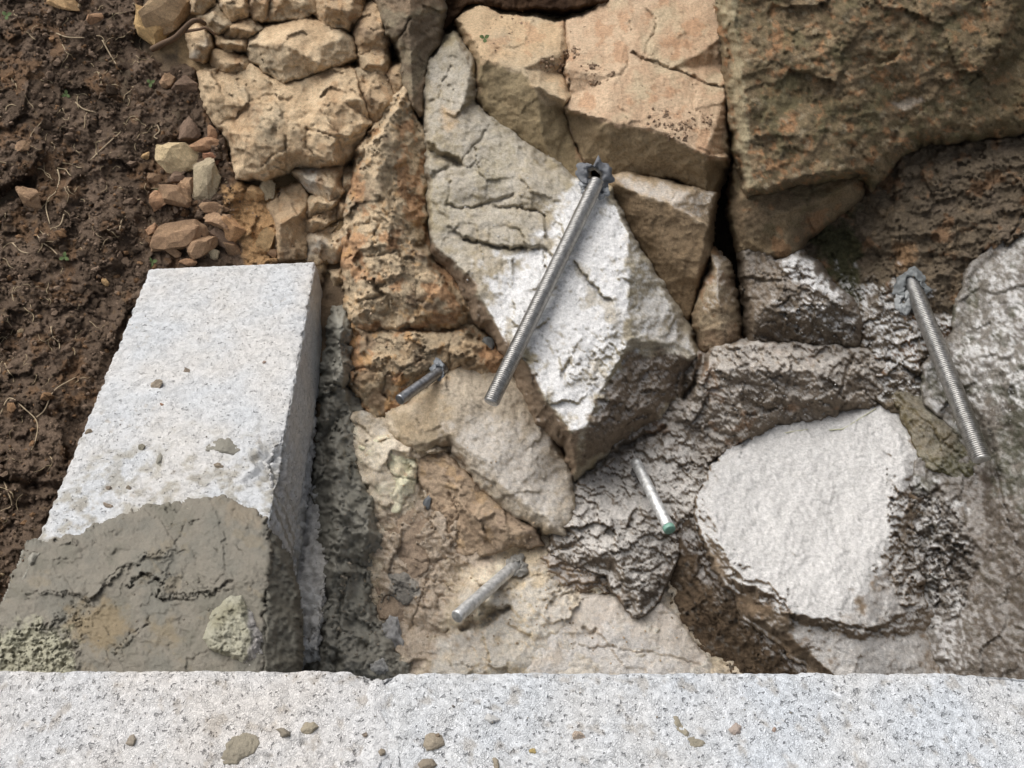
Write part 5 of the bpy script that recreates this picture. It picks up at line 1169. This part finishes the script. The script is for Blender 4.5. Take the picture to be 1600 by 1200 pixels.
# ================================================================== roots, blades, seedlings
def strand(name, label, cat, pts, rpx, col, mat=None, lift=1.5, n=28, taper=.3, group=None, sides=6, kind=None):
    q = []
    for p in pts:
        z = (p[2] if len(p) > 2 else z_pt(p[0], p[1], 3))
        q.append((p[0], p[1], z))
    ln = smooth_line(q, n)
    u = ln[:, 2] / F_PX
    if len(pts[0]) == 2: ln[:, 2] = np.minimum(ln[:, 2], z_at(ln[:, 0], ln[:, 1]) + .001) - lift * u
    P = to_world(ln[:, 0], ln[:, 1], ln[:, 2])
    V, Q, T = tube_pts(P, rpx * float(np.mean(u)), sides, taper)
    if kind == 'raw': return V, Q, T
    c = np.tile(col, (len(V), 1))
    return tag(mesh_obj(name, V, Q, T, c, mat or M_ROOT), label, cat, group)

strand('root', 'thick forked brown root bridging the hole beside the tan stones', 'root', [(238, 77, 1.085), (255, 68, 1.07), (272, 60, 1.06), (288, 45, 1.055), (300, 34, 1.05), (310, 32, 1.055), (320, 37, 1.07)], 4.6, (.12, .075, .045), lift=7, taper=.25, sides=10, n=40)
strand('root', 'thin branch of the forked root under the narrow tan block', 'root', [(285, 50, 1.06), (310, 46, 1.05), (322, 44, 1.05), (336, 54, 1.06)], 2.6, (.15, .09, .055), lift=3)
PALE = (.40, .31, .20)
for pts, lab in [
    ([(142, 250), (160, 232), (188, 207)], 'straight pale straw lying on the soil'), ([(160, 63), (175, 90), (190, 113)], 'straight brown stalk near the top of the soil'),
    ([(90, 265), (93, 280), (87, 300), (76, 310), (72, 325), (78, 350)], 'long wavy pale root on the left soil'), ([(55, 362), (66, 378), (80, 388), (90, 398)], 'curved pale root below the long wavy one'),
    ([(186, 365), (190, 345), (196, 338)], 'short bent root above the left block edge'), ([(88, 52), (105, 58), (132, 59)], 'thin straw across the upper soil'),
    ([(246, 195), (249, 205), (241, 213), (246, 217)], 'small curled root left of the dull brown stone'), ([(0, 648), (15, 622), (40, 640), (58, 660), (55, 690), (42, 715)], 'curled fine root at the left edge beside the block'),
    ([(80, 510), (82, 525), (92, 535), (93, 545)], 'short pale root hair halfway down the soil'), ([(118, 590), (85, 610), (70, 640), (57, 652)], 'long arched dark root beside the block'),
    ([(6, 752), (14, 772), (18, 790), (2, 798)], 'dark bent root in the low left soil'), ([(208, 5), (220, 15), (232, 27)], 'brown stalk at the top edge of the soil'),
    ([(118, 160), (130, 170), (150, 176)], 'thin yellowish fibre under the brown stalk'), ([(20, 380), (32, 392), (45, 396)], 'pale fibre at the left edge'),
    ([(100, 335), (95, 350), (86, 356)], 'short fibre right of the long wavy root')]:
    strand('rootlet', lab, 'root', pts, 1.15, PALE, group='thin roots and straws on the soil', lift=2.2)
strand('grass_blade', 'long bent yellow green grass blade on the white dusted boulder', 'grass blade', [(1296, 672), (1308, 671), (1319, 669), (1345, 653), (1369, 638)], 1.1, (.46, .45, .32), lift=1.5)
strand('grass_blade', 'short faint grass blade at the top left of the white dusted boulder', 'grass blade', [(1225, 677), (1240, 674), (1262, 671)], 1.0, (.48, .46, .34), lift=1.2)
# many hair roots nobody could count
rr = random.Random(4)
VV, QQ, TT = [], [], []; off = 0
for i in range(260):
    x = rr.uniform(-120, 240); y = rr.uniform(-60, 820)
    if y > 400 and x > 232 - .414 * (y - 419) - 20: continue
    a = rr.uniform(0, 6.28); L = rr.uniform(8, 34); pts = [(x, y)]
    for k in range(4):
        a += rr.uniform(-.9, .9); x += math.cos(a) * L / 4; y += math.sin(a) * L / 4; pts.append((x, y))
    V, Q, T = strand('', '', '', pts, rr.uniform(.45, .95), None, lift=1.6, n=10, sides=4, kind='raw')
    VV.append(V); QQ += [tuple(v + off for v in q) for q in Q]; TT += [tuple(v + off for v in t) for t in T]; off += len(V)
VV = np.concatenate(VV)
tag(mesh_obj('hair_roots', VV, QQ, TT, np.tile((.40, .31, .19), (len(VV), 1)), M_ROOT), 'hair fine roots spread over the dark soil', 'roots', kind='stuff')

def seedling(px, py, s, ang, label):
    z = z_pt(px, py, 4); u = z / F_PX
    C = pt(px, py, z - 3 * u)
    root = empty('seedling', C); tag(root, label, 'seedling', 'tiny green seedlings')
    V, Q, T = tube_pts([C - TOW * 3 * u, C], .6 * u, 5); mesh_obj('stem', V, Q, T, np.tile((.12, .17, .06), (len(V), 1)), M_ROOT, root)
    for k in range(3):
        a = math.radians(ang + k * 125)
        V = []; n = 8
        for i in range(n + 1):
            t = i / n; w = math.sin(math.pi * min(t * 1.05, 1)) ** .8 * s * .33
            c = t * s
            for sgn in (-1, 0, 1):
                x = c * math.cos(a) - sgn * w * math.sin(a); y = c * math.sin(a) + sgn * w * math.cos(a)
                V.append(C + (x * RIGHT + y * UPV) * u + TOW * (1.2 * math.sin(t * 2.2) + .5 * abs(sgn) * w / s * 3) * u)
        Q = []
        for i in range(n):
            for q in (0, 1): Q.append((i * 3 + q, i * 3 + q + 1, i * 3 + q + 4, i * 3 + q + 3))
        mesh_obj('leaf', np.array(V), Q, np.zeros((0, 3), int), np.tile((.10, .14, .05), (len(V), 1)), M_ROOT, root)
for a in [(11, 24, 9, 20, 'seedling at the top left corner of the soil'), (101, 402, 9, 80, 'seedling level with the far edge of the block'), (236, 130, 8, 140, 'greyish seedling below the forked root'),
          (238, 409, 9, 10, 'green seedling touching the far left corner of the block'), (104, 148, 8, 200, 'seedling in the middle of the upper soil'), (757, 60, 9, 30, 'seedling leaf on the shoulder of the brown boulder'), (248, 298, 7, 60, 'seedling among the loose stones')]:
    seedling(*a)

# ================================================================== clods and crumbs of earth
def scatter(name, label, pos, sizes, cols, mat, seed, kind='stuff', cat='soil', sub=1):
    rs = np.random.RandomState(seed)
    V0, T0 = ICO[1] if sub else OCT
    n = len(pos)
    px = pos[:, 0]; py = pos[:, 1]
    z = z_at(px, py); u = z / F_PX
    D = 1 + rs.uniform(-.38, .38, size=(n, len(V0)))
    R = rs.normal(size=(n, 3, 3)); R, _ = np.linalg.qr(R)
    S = rs.uniform(.6, 1.15, size=(n, 3))
    V = np.einsum('nij,nvj->nvi', R, (V0[None] * D[..., None]) * S[:, None, :]) * (sizes * u / 2)[:, None, None]
    C = to_world(px, py, z - sizes * u * .12)
    V = (V + C[:, None, :]).reshape(-1, 3)
    T = (T0[None] + (np.arange(n) * len(V0))[:, None, None]).reshape(-1, 3)
    c = np.repeat(cols, len(V0), 0)
    return tag(mesh_obj(name, V, np.zeros((0, 4), int), T, c, mat, smooth=False), label, cat, kind=kind)
rs = np.random.RandomState(12)
N = 58000
pos = np.stack([rs.uniform(-200, 400, N), rs.uniform(-200, 1000, N)], 1)
soilpoly = [(-280, -280), (200, -280), (225, 0), (215, 60), (240, 90), (300, 100), (320, 160), (350, 220), (372, 285), (365, 330), (330, 410), (230, 422), (60, 835), (0, 960), (-280, 1000)]
dd, _, _ = sdist(pos[:, 0].astype(np.float32), pos[:, 1].astype(np.float32), soilpoly)
clump = fbm(pos[:, 0] / 60, pos[:, 1] / 60, 3.3, 3)
ok = (dd > 2) & (rs.rand(N) < .55 + .6 * clump)
pos = pos[ok]; n = len(pos)
sizes = np.clip(2.4 * np.exp(rs.normal(size=n) * .68), 1.2, 19)
tone = rs.rand(n)
base = 2.3 * np.array(SOILC)[None] * (0.45 + 1.25 * rs.rand(n) ** 1.6)[:, None]
cols = np.where((tone < .10)[:, None], np.array([.30, .18, .10])[None] * (.7 + .6 * rs.rand(n))[:, None], base)
cols = np.where((tone > .988)[:, None], np.array([.50, .38, .24])[None], cols)
bigm = sizes > 4.2
scatter('soil_clods', 'clods of dark earth covering the bank', pos[bigm], sizes[bigm], cols[bigm], M_SOIL, 3)
scatter('soil_crumbs', 'fine crumbs of dark earth between the clods', pos[~bigm], sizes[~bigm], cols[~bigm], M_SOIL, 4, sub=0)
cl = []
for (cx, cy, r, m, big) in [(789, 37, 26, 40, 5), (862, 100, 20, 60, 9), (892, 82, 16, 40, 9), (935, 116, 24, 60, 9), (918, 100, 14, 20, 6), (1025, 184, 22, 50, 8), (1059, 208, 24, 70, 9), (1092, 190, 26, 60, 8), (1045, 192, 30, 40, 6), (900, 40, 20, 24, 6), (1000, 160, 120, 150, 3), (1080, 60, 60, 50, 3), (820, 60, 60, 60, 3), (440, 150, 110, 60, 3), (360, 220, 40, 30, 3), (350, 340, 60, 120, 5), (330, 300, 50, 80, 5), (700, 140, 30, 40, 3)]:
    for i in range(m):
        a = rs.rand() * 6.28; q = r * math.sqrt(rs.rand())
        cl.append((cx + q * math.cos(a), cy + q * math.sin(a) * .7, max(1.3, big * rs.rand() ** 2.2)))
cl = np.array(cl)
cols = np.array([.34, .24, .16])[None] * (.6 + .7 * rs.rand(len(cl)))[:, None]
scatter('earth_crumbs', 'crumbs of reddish earth lying on the brown slabs', cl[:, :2], cl[:, 2], cols, M_ROCK, 5)

def spread(regions, seed):
    r = np.random.RandomState(seed); out = []
    for (cx, cy, rx, ry, m, big) in regions:
        for i in range(m):
            a = r.rand() * 6.28; q = math.sqrt(r.rand())
            out.append((cx + q * rx * math.cos(a), cy + q * ry * math.sin(a), max(1.1, big * r.rand() ** 2.5)))
    return np.array(out), r
q, r = spread([(830, 380, 120, 150, 260, 4), (940, 420, 50, 120, 160, 4), (900, 600, 60, 60, 90, 4), (1200, 600, 110, 60, 160, 4), (1280, 500, 60, 50, 90, 3.5), (1250, 800, 140, 150, 220, 3.5), (1430, 560, 60, 80, 120, 4), (1540, 620, 50, 160, 160, 3.5)], 21)
scatter('dust_crumbs', 'pale crumbs of drilling dust scattered over the rock', q[:, :2], q[:, 2], np.array([.62, .60, .57])[None] * (.75 + .35 * r.rand(len(q)))[:, None], M_ROCK, 22)
q, r = spread([(760, 900, 150, 120, 300, 5), (700, 740, 80, 60, 120, 5), (980, 990, 100, 50, 120, 4.5), (600, 450, 50, 120, 160, 5), (640, 560, 70, 50, 120, 5), (450, 200, 120, 80, 120, 3.5), (480, 340, 50, 70, 90, 5), (590, 120, 40, 90, 90, 4)], 23)
scatter('rock_chips', 'small tan chips of rock lying on ledges', q[:, :2], q[:, 2], np.array([.46, .35, .24])[None] * (.5 + .7 * r.rand(len(q)))[:, None], M_ROCK, 24)
q, r = spread([(535, 700, 30, 180, 160, 6), (560, 950, 50, 80, 160, 7), (220, 820, 160, 30, 60, 3.5), (250, 960, 170, 70, 120, 4), (300, 1110, 300, 50, 90, 4), (1000, 1110, 500, 50, 110, 3.5), (260, 600, 120, 150, 30, 3), (500, 1060, 60, 12, 40, 4)], 25)
scatter('mortar_crumbs', 'grey brown crumbs of mortar on the blocks and in the gap', q[:, :2], q[:, 2], np.array([.24, .21, .165])[None] * (.6 + .7 * r.rand(len(q)))[:, None], M_MORT, 26)
